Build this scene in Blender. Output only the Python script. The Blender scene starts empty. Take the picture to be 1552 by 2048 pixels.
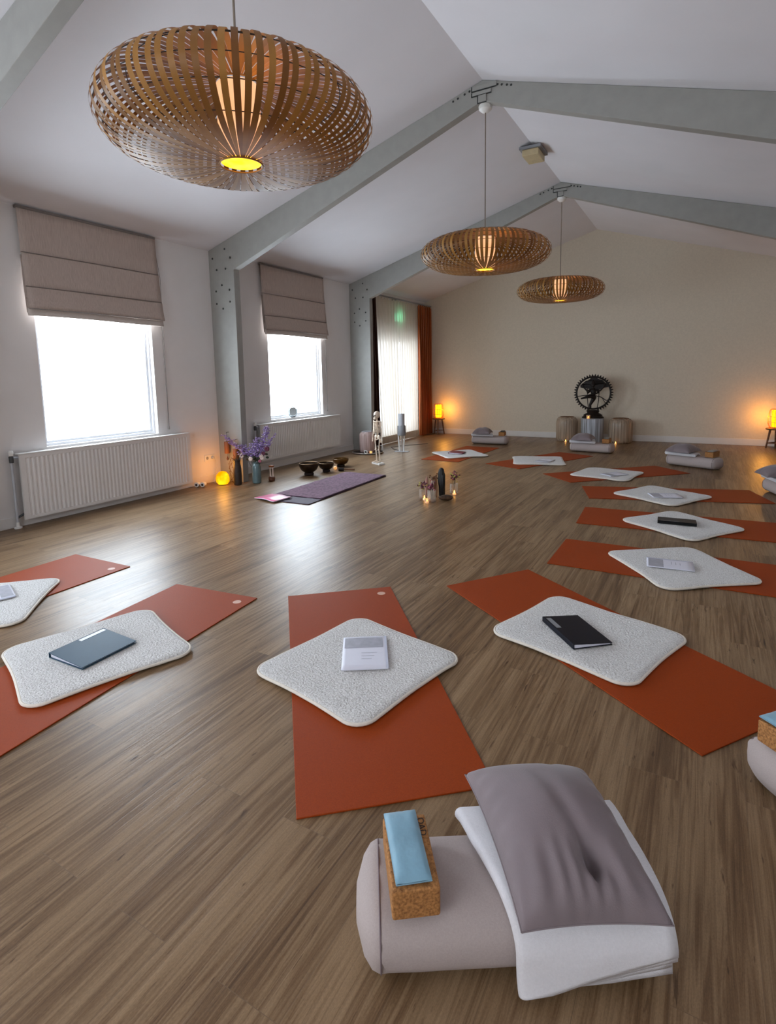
import bpy, bmesh, math, random
from mathutils import Vector, Matrix, noise
random.seed(7)
SC = bpy.context.scene
COL = SC.collection
PI = math.pi
R_ = math.radians

# ------------------------------------------------------------------ helpers
def s2l(c):
    return tuple(((v/255)/12.92 if v/255 <= .04045 else ((v/255+.055)/1.055)**2.4) for v in c)

class MB:
    """collects geometry for one mesh"""
    def __init__(self): self.v = []; self.f = []
    def add(self, vs, fs):
        n = len(self.v); self.v += [tuple(p) for p in vs]; self.f += [tuple(i+n for i in f) for f in fs]; return self
    def box(self, a, b, M=None):
        x0, y0, z0 = a; x1, y1, z1 = b
        vs = [Vector(p) for p in ((x0,y0,z0),(x1,y0,z0),(x1,y1,z0),(x0,y1,z0),(x0,y0,z1),(x1,y0,z1),(x1,y1,z1),(x0,y1,z1))]
        if M: vs = [M @ p for p in vs]
        return self.add(vs, [(0,3,2,1),(4,5,6,7),(0,1,5,4),(1,2,6,5),(2,3,7,6),(3,0,4,7)])
    def prism(self, poly, a, b, axis='z'):
        n = len(poly)
        def mk(p, t): return {'z':(p[0],p[1],t),'y':(p[0],t,p[1]),'x':(t,p[0],p[1])}[axis]
        vs = [mk(p, a) for p in poly]+[mk(p, b) for p in poly]
        fs = [tuple(range(n))[::-1], tuple(range(n, 2*n))]+[(i,(i+1)%n,n+(i+1)%n,n+i) for i in range(n)]
        return self.add(vs, fs)
    def tube(self, path, r, n=10, cap=True):
        P = [Vector(p) for p in path]; rs = r if isinstance(r, (list, tuple)) else [r]*len(P)
        rings = []; up = None
        for i, p in enumerate(P):
            t = (P[min(i+1, len(P)-1)]-P[max(i-1, 0)])
            if t.length < 1e-9: t = Vector((0,0,1))
            t.normalize()
            if up is None:
                up = Vector((0,0,1)) if abs(t.z) < .9 else Vector((1,0,0))
            s = t.cross(up)
            if s.length < 1e-6: s = t.cross(Vector((0,1,0)))
            s.normalize(); up = s.cross(t).normalized()
            rings.append([p+rs[i]*(math.cos(2*PI*k/n)*s+math.sin(2*PI*k/n)*up) for k in range(n)])
        vs = [q for rg in rings for q in rg]; fs = []
        for i in range(len(P)-1):
            for k in range(n): fs.append((i*n+k, i*n+(k+1)%n, (i+1)*n+(k+1)%n, (i+1)*n+k))
        if cap: fs.append(tuple(range(n))[::-1]); fs.append(tuple((len(P)-1)*n+k for k in range(n)))
        return self.add(vs, fs)
    def lathe(self, prof, n=32, c=(0,0,0), cap=True, rfun=None):
        vs = []; fs = []
        for r, z in prof:
            for k in range(n):
                a = 2*PI*k/n; rr = r*(rfun(a, z) if rfun else 1)
                vs.append((c[0]+rr*math.cos(a), c[1]+rr*math.sin(a), c[2]+z))
        m = len(prof)
        for i in range(m-1):
            for k in range(n): fs.append((i*n+k, i*n+(k+1)%n, (i+1)*n+(k+1)%n, (i+1)*n+k))
        if cap:
            if prof[0][0] > 1e-4: fs.append(tuple(range(n))[::-1])
            if prof[-1][0] > 1e-4: fs.append(tuple((m-1)*n+k for k in range(n)))
        return self.add(vs, fs)
    def ball(self, c, r, n=12, m=8, sc=(1,1,1)):
        prof = [(math.sin(PI*i/m), -math.cos(PI*i/m)) for i in range(m+1)]
        t = MB().lathe([(max(a, 1e-5), b) for a, b in prof], n, cap=False)
        return self.add([(c[0]+x*r*sc[0], c[1]+y*r*sc[1], c[2]+z*r*sc[2]) for x, y, z in t.v], t.f)
    def ring(self, c, R, r, n=32, m=8, axis='z'):
        vs = []; fs = []
        for i in range(n):
            a = 2*PI*i/n
            for k in range(m):
                b = 2*PI*k/m; q = R+r*math.cos(b)
                p = (q*math.cos(a), q*math.sin(a), r*math.sin(b))
                if axis == 'y': p = (p[0], p[2], p[1])
                if axis == 'x': p = (p[2], p[0], p[1])
                vs.append((c[0]+p[0], c[1]+p[1], c[2]+p[2]))
        for i in range(n):
            for k in range(m): fs.append((i*m+k, ((i+1)%n)*m+k, ((i+1)%n)*m+(k+1)%m, i*m+(k+1)%m))
        return self.add(vs, fs)
    def grid(self, nu, nv, fn):
        vs = [fn(i/(nu-1), j/(nv-1)) for j in range(nv) for i in range(nu)]
        fs = [(j*nu+i, j*nu+i+1, (j+1)*nu+i+1, (j+1)*nu+i) for j in range(nv-1) for i in range(nu-1)]
        return self.add(vs, fs)
    def xf(self, M): self.v = [tuple(M @ Vector(p)) for p in self.v]; return self
    def merge(self, o): return self.add(o.v, o.f)
    def build(self, name, m, parent=None, smooth=35, bevel=0, seg=2, solid=0, sub=0, loc=None, rot=None):
        me = bpy.data.meshes.new(name); me.from_pydata(self.v, [], self.f); me.validate()
        bm = bmesh.new(); bm.from_mesh(me)
        bmesh.ops.remove_doubles(bm, verts=bm.verts, dist=1e-6)
        if not solid: bmesh.ops.recalc_face_normals(bm, faces=bm.faces)
        bm.to_mesh(me); bm.free()
        o = bpy.data.objects.new(name, me); COL.objects.link(o)
        if m: me.materials.append(m)
        if smooth:
            me.polygons.foreach_set('use_smooth', [True]*len(me.polygons))
            me.set_sharp_from_angle(angle=R_(smooth))
        if parent: o.parent = parent
        if loc: o.location = loc
        if rot: o.rotation_euler = rot
        if bevel:
            b = o.modifiers.new('bevel', 'BEVEL'); b.width = bevel; b.segments = seg; b.limit_method = 'ANGLE'; b.angle_limit = R_(40)
        if solid:
            q = o.modifiers.new('solid', 'SOLIDIFY'); q.thickness = solid; q.offset = 0
        if sub:
            q = o.modifiers.new('sub', 'SUBSURF'); q.levels = sub; q.render_levels = sub
        return o

def tag(o, label, cat, group=None, kind=None):
    o['label'] = label; o['category'] = cat
    if group: o['group'] = group
    if kind: o['kind'] = kind
    return o
def thing(name, label, cat, loc=(0,0,0), rz=0, group=None):
    o = bpy.data.objects.new(name, None); COL.objects.link(o)
    o.empty_display_size = .1
    o.location = loc; o.rotation_euler = (0, 0, rz)
    return tag(o, label, cat, group)
def struct(o, label=None):
    o['kind'] = 'structure'
    if label: o['label'] = label
    return o
def dup(root, loc, rz, label, group=None):
    r = root.copy(); COL.objects.link(r); r.location = loc; r.rotation_euler = (0,0,rz); r['label'] = label
    if group: r['group'] = group
    def kids(a, b):
        for ch in [c for c in a.children]:
            if ch is b: continue
            c = ch.copy(); COL.objects.link(c); c.parent = b
            kids(ch, c)
    kids(root, r)
    return r

# ------------------------------------------------------------------ materials
def nodes(name):
    m = bpy.data.materials.new(name); m.use_nodes = True
    nt = m.node_tree; nt.nodes.clear()
    out = nt.nodes.new('ShaderNodeOutputMaterial')
    return m, nt, out
def nd(nt, t, **k):
    n = nt.nodes.new(t)
    for a, b in k.items():
        if a.startswith('i_'):
            n.inputs[a[2:].replace('_', ' ')].default_value = b
        else: setattr(n, a, b)
    return n
def rgba(c, lin=False): 
    c = c if lin else s2l(c)
    return (c[0], c[1], c[2], 1)
def pm(name, col, rough=.6, var=.12, scale=25, stretch=(1,1,1), bump=0, bscale=None, bstretch=None, metal=0, spec=.5, sheen=0, col2=None, detail=4, trans=0, coat=0, contrast=(.3,.7), subs=0, em=None, ems=0):
    m, nt, out = nodes(name)
    b = nd(nt, 'ShaderNodeBsdfPrincipled'); L = nt.links.new
    tc = nd(nt, 'ShaderNodeTexCoord'); mp = nd(nt, 'ShaderNodeMapping'); mp.inputs['Scale'].default_value = stretch
    L(tc.outputs['Object'], mp.inputs['Vector'])
    n = nd(nt, 'ShaderNodeTexNoise'); n.inputs['Scale'].default_value = scale; n.inputs['Detail'].default_value = detail
    L(mp.outputs[0], n.inputs['Vector'])
    cr = nd(nt, 'ShaderNodeValToRGB'); L(n.outputs['Fac'], cr.inputs['Fac'])
    base = s2l(col)
    lo = tuple(v*(1-var) for v in base) if col2 is None else s2l(col2)
    hi = tuple(min(1, v*(1+var)) for v in base) if col2 is None else base
    e = cr.color_ramp.elements
    e[0].position, e[1].position = contrast
    e[0].color = (*lo, 1); e[1].color = (*hi, 1)
    L(cr.outputs['Color'], b.inputs['Base Color'])
    b.inputs['Roughness'].default_value = rough; b.inputs['Metallic'].default_value = metal
    b.inputs['Specular IOR Level'].default_value = spec
    if sheen: b.inputs['Sheen Weight'].default_value = sheen; b.inputs['Sheen Roughness'].default_value = .4
    if trans: b.inputs['Transmission Weight'].default_value = trans
    if coat: b.inputs['Coat Weight'].default_value = coat
    if em: b.inputs['Emission Color'].default_value = rgba(em); b.inputs['Emission Strength'].default_value = ems
    if bump:
        n2 = nd(nt, 'ShaderNodeTexNoise'); n2.inputs['Scale'].default_value = bscale or scale*3; n2.inputs['Detail'].default_value = 3
        mp2 = nd(nt, 'ShaderNodeMapping'); mp2.inputs['Scale'].default_value = bstretch or stretch
        L(tc.outputs['Object'], mp2.inputs['Vector']); L(mp2.outputs[0], n2.inputs['Vector'])
        bp = nd(nt, 'ShaderNodeBump'); bp.inputs['Strength'].default_value = bump; bp.inputs['Distance'].default_value = .01
        L(n2.outputs['Fac'], bp.inputs['Height']); L(bp.outputs[0], b.inputs['Normal'])
    L(b.outputs[0], out.inputs['Surface'])
    return m
def emit(name, col, strength, mixcol=None, scale=8, lin=False):
    m, nt, out = nodes(name); L = nt.links.new
    e = nd(nt, 'ShaderNodeEmission'); e.inputs['Strength'].default_value = strength
    if mixcol:
        tc = nd(nt, 'ShaderNodeTexCoord'); n = nd(nt, 'ShaderNodeTexNoise'); n.inputs['Scale'].default_value = scale
        L(tc.outputs['Object'], n.inputs['Vector'])
        cr = nd(nt, 'ShaderNodeValToRGB'); e0 = cr.color_ramp.elements
        e0[0].position = .35; e0[1].position = .65
        e0[0].color = rgba(mixcol, lin); e0[1].color = rgba(col, lin)
        L(n.outputs['Fac'], cr.inputs['Fac']); L(cr.outputs[0], e.inputs['Color'])
    else: e.inputs['Color'].default_value = rgba(col, lin)
    L(e.outputs[0], out.inputs['Surface'])
    return m
def sheer(name, col, transp, transl, streak=60, axis=(0,1,0)):
    m, nt, out = nodes(name); L = nt.links.new
    d = nd(nt, 'ShaderNodeBsdfDiffuse'); t = nd(nt, 'ShaderNodeBsdfTranslucent'); tr = nd(nt, 'ShaderNodeBsdfTransparent')
    for q in (d, t): q.inputs['Color'].default_value = rgba(col)
    m1 = nd(nt, 'ShaderNodeMixShader'); m1.inputs[0].default_value = transl
    L(d.outputs[0], m1.inputs[1]); L(t.outputs[0], m1.inputs[2])
    tc = nd(nt, 'ShaderNodeTexCoord'); mp = nd(nt, 'ShaderNodeMapping'); mp.inputs['Scale'].default_value = (streak, streak, .6)
    n = nd(nt, 'ShaderNodeTexNoise'); n.inputs['Scale'].default_value = 1; L(tc.outputs['Object'], mp.inputs[0]); L(mp.outputs[0], n.inputs['Vector'])
    mr = nd(nt, 'ShaderNodeMapRange'); mr.inputs['To Min'].default_value = transp*.5; mr.inputs['To Max'].default_value = transp*1.5
    L(n.outputs['Fac'], mr.inputs['Value'])
    m2 = nd(nt, 'ShaderNodeMixShader'); L(mr.outputs[0], m2.inputs[0])
    L(m1.outputs[0], m2.inputs[1]); L(tr.outputs[0], m2.inputs[2])
    L(m2.outputs[0], out.inputs['Surface'])
    return m
def glassy(name, col, transp=.6, rough=.1, streak=0, col2=None):
    """thin-walled glass: see-through plus a glossy film"""
    m, nt, out = nodes(name); L = nt.links.new
    b = nd(nt, 'ShaderNodeBsdfPrincipled'); b.inputs['Base Color'].default_value = rgba(col); b.inputs['Roughness'].default_value = rough
    tr = nd(nt, 'ShaderNodeBsdfTransparent'); tr.inputs['Color'].default_value = rgba(tuple(min(255, c+40) for c in col))
    mx = nd(nt, 'ShaderNodeMixShader'); mx.inputs[0].default_value = transp
    tc = nd(nt, 'ShaderNodeTexCoord'); mp = nd(nt, 'ShaderNodeMapping'); n = nd(nt, 'ShaderNodeTexNoise')
    s = streak or 6
    mp.inputs['Scale'].default_value = (s, s, 1.2); n.inputs['Scale'].default_value = 1.5
    L(tc.outputs['Object'], mp.inputs[0]); L(mp.outputs[0], n.inputs['Vector'])
    mr = nd(nt, 'ShaderNodeMapRange'); mr.inputs['From Min'].default_value = .3; mr.inputs['From Max'].default_value = .7
    mr.inputs['To Min'].default_value = max(0, transp-.3) if streak else transp-.03; mr.inputs['To Max'].default_value = min(1, transp+.2) if streak else transp+.03
    L(n.outputs['Fac'], mr.inputs['Value']); L(mr.outputs[0], mx.inputs[0])
    L(b.outputs[0], mx.inputs[1]); L(tr.outputs[0], mx.inputs[2]); L(mx.outputs[0], out.inputs['Surface'])
    return m

def floor_material():
    m, nt, out = nodes('oak_vinyl_planks'); L = nt.links.new
    b = nd(nt, 'ShaderNodeBsdfPrincipled')
    tc = nd(nt, 'ShaderNodeTexCoord')
    sep = nd(nt, 'ShaderNodeSeparateXYZ'); L(tc.outputs['Object'], sep.inputs[0])
    cmb = nd(nt, 'ShaderNodeCombineXYZ'); L(sep.outputs['Y'], cmb.inputs['X']); L(sep.outputs['X'], cmb.inputs['Y'])
    br = nd(nt, 'ShaderNodeTexBrick'); L(cmb.outputs[0], br.inputs['Vector'])
    br.offset = .37; br.inputs['Scale'].default_value = 1
    br.inputs['Brick Width'].default_value = 1.22; br.inputs['Row Height'].default_value = .185
    br.inputs['Mortar Size'].default_value = .0008; br.inputs['Mortar Smooth'].default_value = .3; br.inputs['Bias'].default_value = 0
    br.inputs['Color1'].default_value = (.15,.15,.15,1); br.inputs['Color2'].default_value = (.85,.85,.85,1); br.inputs['Mortar'].default_value = (.5,.5,.5,1)
    # each plank shifts its grain
    off = nd(nt, 'ShaderNodeVectorMath', operation='MULTIPLY_ADD')
    off.inputs[1].default_value = (0, 7, 3)
    L(br.outputs['Color'], off.inputs[0]); L(tc.outputs['Object'], off.inputs[2])
    def grain(sx, sy, detail, dist=0, rough=.6):
        mp = nd(nt, 'ShaderNodeMapping'); mp.inputs['Scale'].default_value = (sx, sy, 1)
        L(off.outputs[0], mp.inputs[0])
        n = nd(nt, 'ShaderNodeTexNoise'); n.inputs['Scale'].default_value = 1; n.inputs['Detail'].default_value = detail
        n.inputs['Distortion'].default_value = dist; n.inputs['Roughness'].default_value = rough
        L(mp.outputs[0], n.inputs['Vector']); return n
    g1 = grain(52, 1.5, 7, 1.0, .68); g2 = grain(7, .6, 3, .6); g3 = grain(120, 6, 4, .4)
    add = nd(nt, 'ShaderNodeMath', operation='MULTIPLY_ADD'); add.inputs[1].default_value = .6
    L(g1.outputs['Fac'], add.inputs[0])
    m2 = nd(nt, 'ShaderNodeMath', operation='MULTIPLY'); m2.inputs[1].default_value = .4; L(g2.outputs['Fac'], m2.inputs[0]); L(m2.outputs[0], add.inputs[2])
    ramp = nd(nt, 'ShaderNodeValToRGB'); L(add.outputs[0], ramp.inputs['Fac'])
    e = ramp.color_ramp.elements
    e[0].position = .32; e[0].color = rgba((74, 52, 33)); e[1].position = .68; e[1].color = rgba((158, 131, 101))
    k = ramp.color_ramp.elements.new(.46); k.color = rgba((113, 87, 61)); k = ramp.color_ramp.elements.new(.54); k.color = rgba((136, 110, 82))
    # dark knots / flecks
    vk = grain(34, 5, 3, .8); kr = nd(nt, 'ShaderNodeValToRGB'); L(vk.outputs['Fac'], kr.inputs['Fac'])
    kr.color_ramp.elements[0].position = .66; kr.color_ramp.elements[0].color = (1,1,1,1); kr.color_ramp.elements[1].position = .76; kr.color_ramp.elements[1].color = (.42,.36,.32,1)
    mu = nd(nt, 'ShaderNodeMix', data_type='RGBA', blend_type='MULTIPLY'); mu.inputs['Factor'].default_value = 1
    L(ramp.outputs[0], mu.inputs['A']); L(kr.outputs[0], mu.inputs['B'])
    vd = grain(70, 9, 2, .3); dr = nd(nt, 'ShaderNodeValToRGB'); L(vd.outputs['Fac'], dr.inputs['Fac'])
    dr.color_ramp.elements[0].position = .69; dr.color_ramp.elements[0].color = (1,1,1,1); dr.color_ramp.elements[1].position = .75; dr.color_ramp.elements[1].color = (.38,.33,.3,1)
    md = nd(nt, 'ShaderNodeMix', data_type='RGBA', blend_type='MULTIPLY'); md.inputs['Factor'].default_value = .9
    L(mu.outputs['Result'], md.inputs['A']); L(dr.outputs[0], md.inputs['B'])
    vs_ = grain(420, 160, 2, 0); sr = nd(nt, 'ShaderNodeMapRange'); sr.inputs['From Min'].default_value = .3; sr.inputs['From Max'].default_value = .7; sr.inputs['To Min'].default_value = .86; sr.inputs['To Max'].default_value = 1.12
    L(vs_.outputs['Fac'], sr.inputs['Value'])
    ms2 = nd(nt, 'ShaderNodeMix', data_type='RGBA', blend_type='MULTIPLY'); ms2.inputs['Factor'].default_value = 1
    L(md.outputs['Result'], ms2.inputs['A']); L(sr.outputs[0], ms2.inputs['B']); mu = ms2
    # plank-to-plank tone
    tone = nd(nt, 'ShaderNodeMapRange'); tone.inputs['To Min'].default_value = .92; tone.inputs['To Max'].default_value = 1.07
    L(br.outputs['Color'], tone.inputs['Value'])
    mu2 = nd(nt, 'ShaderNodeMix', data_type='RGBA', blend_type='MULTIPLY'); mu2.inputs['Factor'].default_value = 1
    L(mu.outputs['Result'], mu2.inputs['A']); L(tone.outputs[0], mu2.inputs['B'])
    mo = nd(nt, 'ShaderNodeMix', data_type='RGBA', blend_type='MIX'); L(br.outputs['Fac'], mo.inputs['Factor'])
    L(mu2.outputs['Result'], mo.inputs['A']); mo.inputs['B'].default_value = rgba((112, 90, 68))
    L(mo.outputs['Result'], b.inputs['Base Color'])
    rr = nd(nt, 'ShaderNodeMapRange'); rr.inputs['To Min'].default_value = .29; rr.inputs['To Max'].default_value = .42
    L(g3.outputs['Fac'], rr.inputs['Value']); L(rr.outputs[0], b.inputs['Roughness'])
    b.inputs['Specular IOR Level'].default_value = .29
    hs = nd(nt, 'ShaderNodeMath', operation='MULTIPLY_ADD'); hs.inputs[1].default_value = -1.2
    L(br.outputs['Fac'], hs.inputs[0]); L(g1.outputs['Fac'], hs.inputs[2])
    bp = nd(nt, 'ShaderNodeBump'); bp.inputs['Strength'].default_value = .28; bp.inputs['Distance'].default_value = .004
    L(hs.outputs[0], bp.inputs['Height']); L(bp.outputs[0], b.inputs['Normal'])
    L(b.outputs[0], out.inputs['Surface'])
    return m

def radial_streak(name, c1, c2, n_ang, rough=.6, bump=0):
    """vertical streaks (weathered timber, wound fibre) in object space"""
    return pm(name, c1, rough, col2=c2, scale=1, stretch=(n_ang, n_ang, 1.0), detail=6, bump=bump, bscale=1, bstretch=(n_ang*2, n_ang*2, 2))

M = {}
M['floor'] = floor_material()
M['wall_white'] = pm('white_wall_paint', (226, 222, 220), .85, var=.02, scale=3, bump=.08, bscale=220)
M['ceiling'] = pm('white_ceiling_paint', (226, 224, 228), .9, var=.02, scale=2, bump=.06, bscale=180)
M['wall_greige'] = pm('greige_wallpaper', (212, 200, 181), .85, var=.04, scale=40, bump=.25, bscale=160)
M['trim'] = pm('white_trim_paint', (222, 218, 214), .45, var=.02, scale=4)
M['steel'] = pm('grey_painted_steel', (152, 151, 146), .55, var=.05, scale=9, bump=.04, bscale=120)
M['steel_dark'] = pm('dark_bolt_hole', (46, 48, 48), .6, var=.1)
M['frame_white'] = pm('white_window_frame', (236, 238, 242), .35, var=.01)
M['pane'] = emit('frosted_daylight_glass', (.75, .88, 1.0), 13, mixcol=(.79, .90, 1.0), scale=1.2, lin=True)
M['pane_door'] = emit('curtained_daylight_glass', (.80, .88, 1.0), 2.6, mixcol=(.84, .91, 1.0), scale=1.2, lin=True)
M['rad'] = pm('white_radiator_enamel', (216, 213, 211), .4, var=.015)
M['rad_dark'] = pm('radiator_shadow_metal', (70, 72, 74), .5, var=.05)
M['linen'] = pm('taupe_linen', (184, 168, 158), .9, var=.13, scale=1, stretch=(200, 200, 12), bump=.25, bscale=1, bstretch=(300, 300, 300), detail=5)
M['linen_edge'] = pm('pale_linen_edge', (205, 194, 186), .9, var=.06, scale=90)
M['cord_grey'] = pm('grey_cord', (120, 112, 108), .6, var=.1)
M['sheer'] = sheer('ivory_sheer_fabric', (236, 229, 216), .06, .60)
M['rust'] = pm('rust_velvet', (158, 78, 22), .75, var=.3, scale=1, stretch=(30, 30, .8), sheen=.3)
M['brown_velvet'] = pm('dark_brown_velvet', (62, 30, 22), .8, var=.25, scale=1, stretch=(30, 30, .8), sheen=.2)
M['mat_rust'] = pm('terracotta_foam', (148, 58, 10), .6, var=.10, scale=260, bump=.12, bscale=500, spec=.18)
M['mat_pink'] = pm('terracotta_foam_sunlit', (171, 74, 44), .50, var=.10, scale=260, bump=.12, bscale=500, spec=.5)
M['logo'] = pm('pale_print', (214, 170, 150), .6, var=.05)
def fleece(name, c, c2):
    return pm(name, c, .95, scale=150, detail=5, col2=c2, contrast=(.32, .6), bump=1.0, bscale=95, spec=.2, sheen=.25)
M['fleece'] = fleece('white_fleece', (226, 224, 222), (188, 184, 180))
M['fleece_edge'] = pm('cream_binding', (226, 218, 206), .8, var=.05, scale=60, bump=.1)
M['paper'] = pm('white_paper', (224, 224, 236), .45, var=.02, scale=6)
M['paper_grey'] = pm('grey_print', (166, 166, 176), .5, var=.12, scale=30)
M['sleeve'] = pm('clear_sleeve_edge', (206, 210, 226), .25, var=.03, scale=12)
M['ink'] = pm('faint_grey_ink', (178, 178, 190), .6, var=.05)
M['navy'] = pm('navy_plastic', (8, 12, 26), .4, var=.1, scale=10, spec=.2)
M['black'] = pm('black_plastic', (16, 16, 18), .4, var=.1, scale=10, spec=.2)
M['teal'] = pm('petrol_blue_plastic', (34, 66, 88), .5, var=.08, scale=8, spec=.25)
M['purple_book'] = pm('plum_cover', (104, 26, 62), .5, var=.15, scale=14)
M['pink_cover'] = pm('pink_cover', (206, 108, 142), .35, var=.15, scale=5)
M['lilac_mat'] = pm('dark_violet_mat', (58, 40, 58), .7, var=.08, scale=120)
M['towel'] = pm('mauve_towel', (118, 88, 106), .95, var=.42, scale=34, bump=1.0, bscale=110, sheen=.1, detail=6)
M['bolster'] = pm('lilac_grey_cotton', (176, 163, 159), .9, var=.05, scale=260, bump=.12, bscale=500, spec=.2)
M['bolster_seam'] = pm('grey_seam', (120, 104, 108), .8, var=.05)
M['blanket'] = pm('white_cotton_blanket', (226, 224, 228), .9, var=.03, scale=180, bump=.25, bscale=380)
M['velvet'] = pm('mauve_grey_velvet', (124, 111, 114), .75, var=.10, scale=7, sheen=.28, detail=5, bump=.1, bscale=300)
M['cork'] = pm('cork', (184, 128, 72), .8, scale=140, col2=(122, 78, 38), contrast=(.3, .62), bump=.25, bscale=220)
M['print_dark'] = pm('dark_print', (40, 24, 16), .7, var=.1)
M['eye'] = pm('pale_blue_satin', (128, 168, 188), .45, var=.10, scale=9, bump=.25, bscale=26, sheen=.2)
def bamboo_material():
    m, nt, out = nodes('bamboo_strip'); L = nt.links.new
    b = nd(nt, 'ShaderNodeBsdfPrincipled'); b.inputs['Roughness'].default_value = .5; b.inputs['Specular IOR Level'].default_value = .35
    g = nd(nt, 'ShaderNodeNewGeometry'); cr = nd(nt, 'ShaderNodeValToRGB')
    e = cr.color_ramp.elements; e[0].color = rgba((100, 64, 24)); e[1].color = rgba((166, 120, 56))
    L(g.outputs['Random Per Island'], cr.inputs['Fac'])
    tc = nd(nt, 'ShaderNodeTexCoord'); n = nd(nt, 'ShaderNodeTexNoise'); n.inputs['Scale'].default_value = 14; n.inputs['Detail'].default_value = 4
    L(tc.outputs['Object'], n.inputs['Vector'])
    mr = nd(nt, 'ShaderNodeMapRange'); mr.inputs['To Min'].default_value = .72; mr.inputs['To Max'].default_value = 1.25; L(n.outputs['Fac'], mr.inputs['Value'])
    mx = nd(nt, 'ShaderNodeMix', data_type='RGBA', blend_type='MULTIPLY'); mx.inputs['Factor'].default_value = 1
    L(cr.outputs[0], mx.inputs['A']); L(mr.outputs[0], mx.inputs['B']); L(mx.outputs['Result'], b.inputs['Base Color'])
    tl = nd(nt, 'ShaderNodeBsdfTranslucent'); tl.inputs['Color'].default_value = rgba((150, 84, 30))
    ms = nd(nt, 'ShaderNodeMixShader'); ms.inputs[0].default_value = .10
    L(b.outputs[0], ms.inputs[1]); L(tl.outputs[0], ms.inputs[2]); L(ms.outputs[0], out.inputs['Surface'])
    return m
M['bamboo'] = bamboo_material()
M['veneer'] = pm('orange_veneer', (150, 78, 34), .6, var=.3, scale=12, col2=(96, 44, 18))
M['wire'] = pm('dark_wire', (34, 26, 20), .6, var=.1)
M['lamp_in'] = emit('warm_lamp_paper', (255, 176, 124), .95, mixcol=(255, 186, 140), scale=10)
M['lamp_hole'] = emit('warm_lamp_opening', (255, 205, 60), 2.2, mixcol=(255, 170, 30), scale=14)
M['cord_beige'] = pm('beige_flex', (124, 112, 100), .7, var=.1)
M['white_plastic'] = pm('white_plastic', (228, 226, 222), .4, var=.02)
M['beige_plastic'] = pm('beige_plastic', (196, 178, 140), .5, var=.08, scale=12)
M['glow'] = emit('orange_salt_glow', (255, 190, 20), 1.5, mixcol=(255, 130, 0), scale=9)
M['shade_glow'] = emit('amber_lamp_shade', (255, 176, 20), 2.6, mixcol=(255, 148, 8), scale=9)
M['cage'] = pm('amber_bamboo_cage', (196, 110, 30), .5, var=.2, scale=20)
M['wood_stool'] = pm('warm_brown_wood', (130, 84, 48), .55, scale=1, stretch=(12, 12, 60), col2=(84, 50, 26))
M['bronze'] = pm('dark_bronze', (26, 19, 16), .5, var=.3, scale=30, metal=.4, bump=.2)
M['stump'] = radial_streak('whitewashed_timber', (206, 212, 222), (104, 100, 98), 26, .8, .4)
M['lantern_glass'] = glassy('ribbed_brown_glass', (176, 158, 138), .42, .2, streak=26)
M['lantern_rose'] = glassy('ribbed_rose_glass', (206, 182, 176), .38, .2, streak=30)
M['flame'] = emit('candle_flame', (255, 190, 90), 9, mixcol=(255, 160, 50))
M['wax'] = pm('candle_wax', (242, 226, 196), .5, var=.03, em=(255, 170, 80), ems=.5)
M['clear_glass'] = glassy('clear_glass', (214, 210, 204), .74, .06)
M['tray_dark'] = pm('dark_tray', (40, 32, 28), .3, var=.2, scale=14)
M['tray_rim'] = pm('pewter_rim', (178, 172, 162), .35, var=.1, metal=.7)
M['bone'] = pm('ivory_bone_plastic', (226, 208, 188), .5, var=.1, scale=30)
M['grey_plastic'] = pm('grey_plastic', (140, 142, 146), .45, var=.06, scale=12)
M['pale_grey'] = pm('pale_grey_plastic', (186, 188, 194), .4, var=.04, scale=12)
M['brass'] = pm('antique_bronze_bowl', (104, 76, 40), .32, var=.35, scale=16, metal=.85)
M['brass_dark'] = pm('dark_bowl_bronze', (50, 38, 26), .4, var=.3, scale=16, metal=.7)
M['bowl_cushion'] = pm('dark_felt_ring', (34, 24, 22), .9, var=.2)
M['teal_glass'] = pm('smoky_teal_glass', (88, 112, 116), .15, var=.15, scale=7, spec=.7)
M['brown_vase'] = pm('dark_brown_ceramic', (42, 30, 22), .4, var=.35, scale=40, bump=.4)
M['stem'] = pm('dark_green_stem', (46, 52, 34), .7, var=.2)
M['lilac'] = pm('lilac_petals', (158, 134, 186), .8, scale=120, col2=(112, 86, 146), contrast=(.35, .6))
M['lilac_pale'] = pm('pale_lilac_petals', (198, 182, 210), .8, scale=120, col2=(160, 138, 184), contrast=(.35, .6))
M['petal_white'] = pm('cream_petals', (232, 214, 206), .7, var=.1, scale=60)
M['petal_plum'] = pm('plum_petals', (96, 40, 62), .7, var=.3, scale=60)
M['petal_pink'] = pm('dusty_pink_petals', (170, 92, 110), .7, var=.3, scale=60)
M['petal_yellow'] = pm('yellow_green_sprigs', (190, 180, 100), .7, var=.3, scale=60)
M['dried'] = pm('dried_brown_vine', (104, 66, 36), .8, var=.3, scale=60)
M['chime'] = pm('bamboo_chime_tube', (150, 92, 54), .55, scale=1, stretch=(30, 30, 4), col2=(116, 66, 36))
M['chime_dark'] = pm('dark_wood_drop', (92, 50, 28), .5, var=.2)
M['black_stone'] = pm('black_tourmaline', (10, 10, 12), .55, scale=1, stretch=(90, 90, 3), col2=(4, 4, 5), bump=.8, bscale=1, bstretch=(140, 140, 4))
M['brown_stone'] = pm('brown_rock', (92, 66, 44), .7, scale=26, col2=(48, 32, 22), bump=.6, bscale=60)
M['pink_stone'] = pm('rosy_crystal', (164, 118, 104), .4, var=.2, scale=14)
M['exit'] = emit('green_exit_panel', (150, 255, 205), 3.0, mixcol=(90, 230, 170))
M['frost'] = pm('frosted_grey_dish', (178, 184, 186), .4, var=.1, scale=60)
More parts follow.
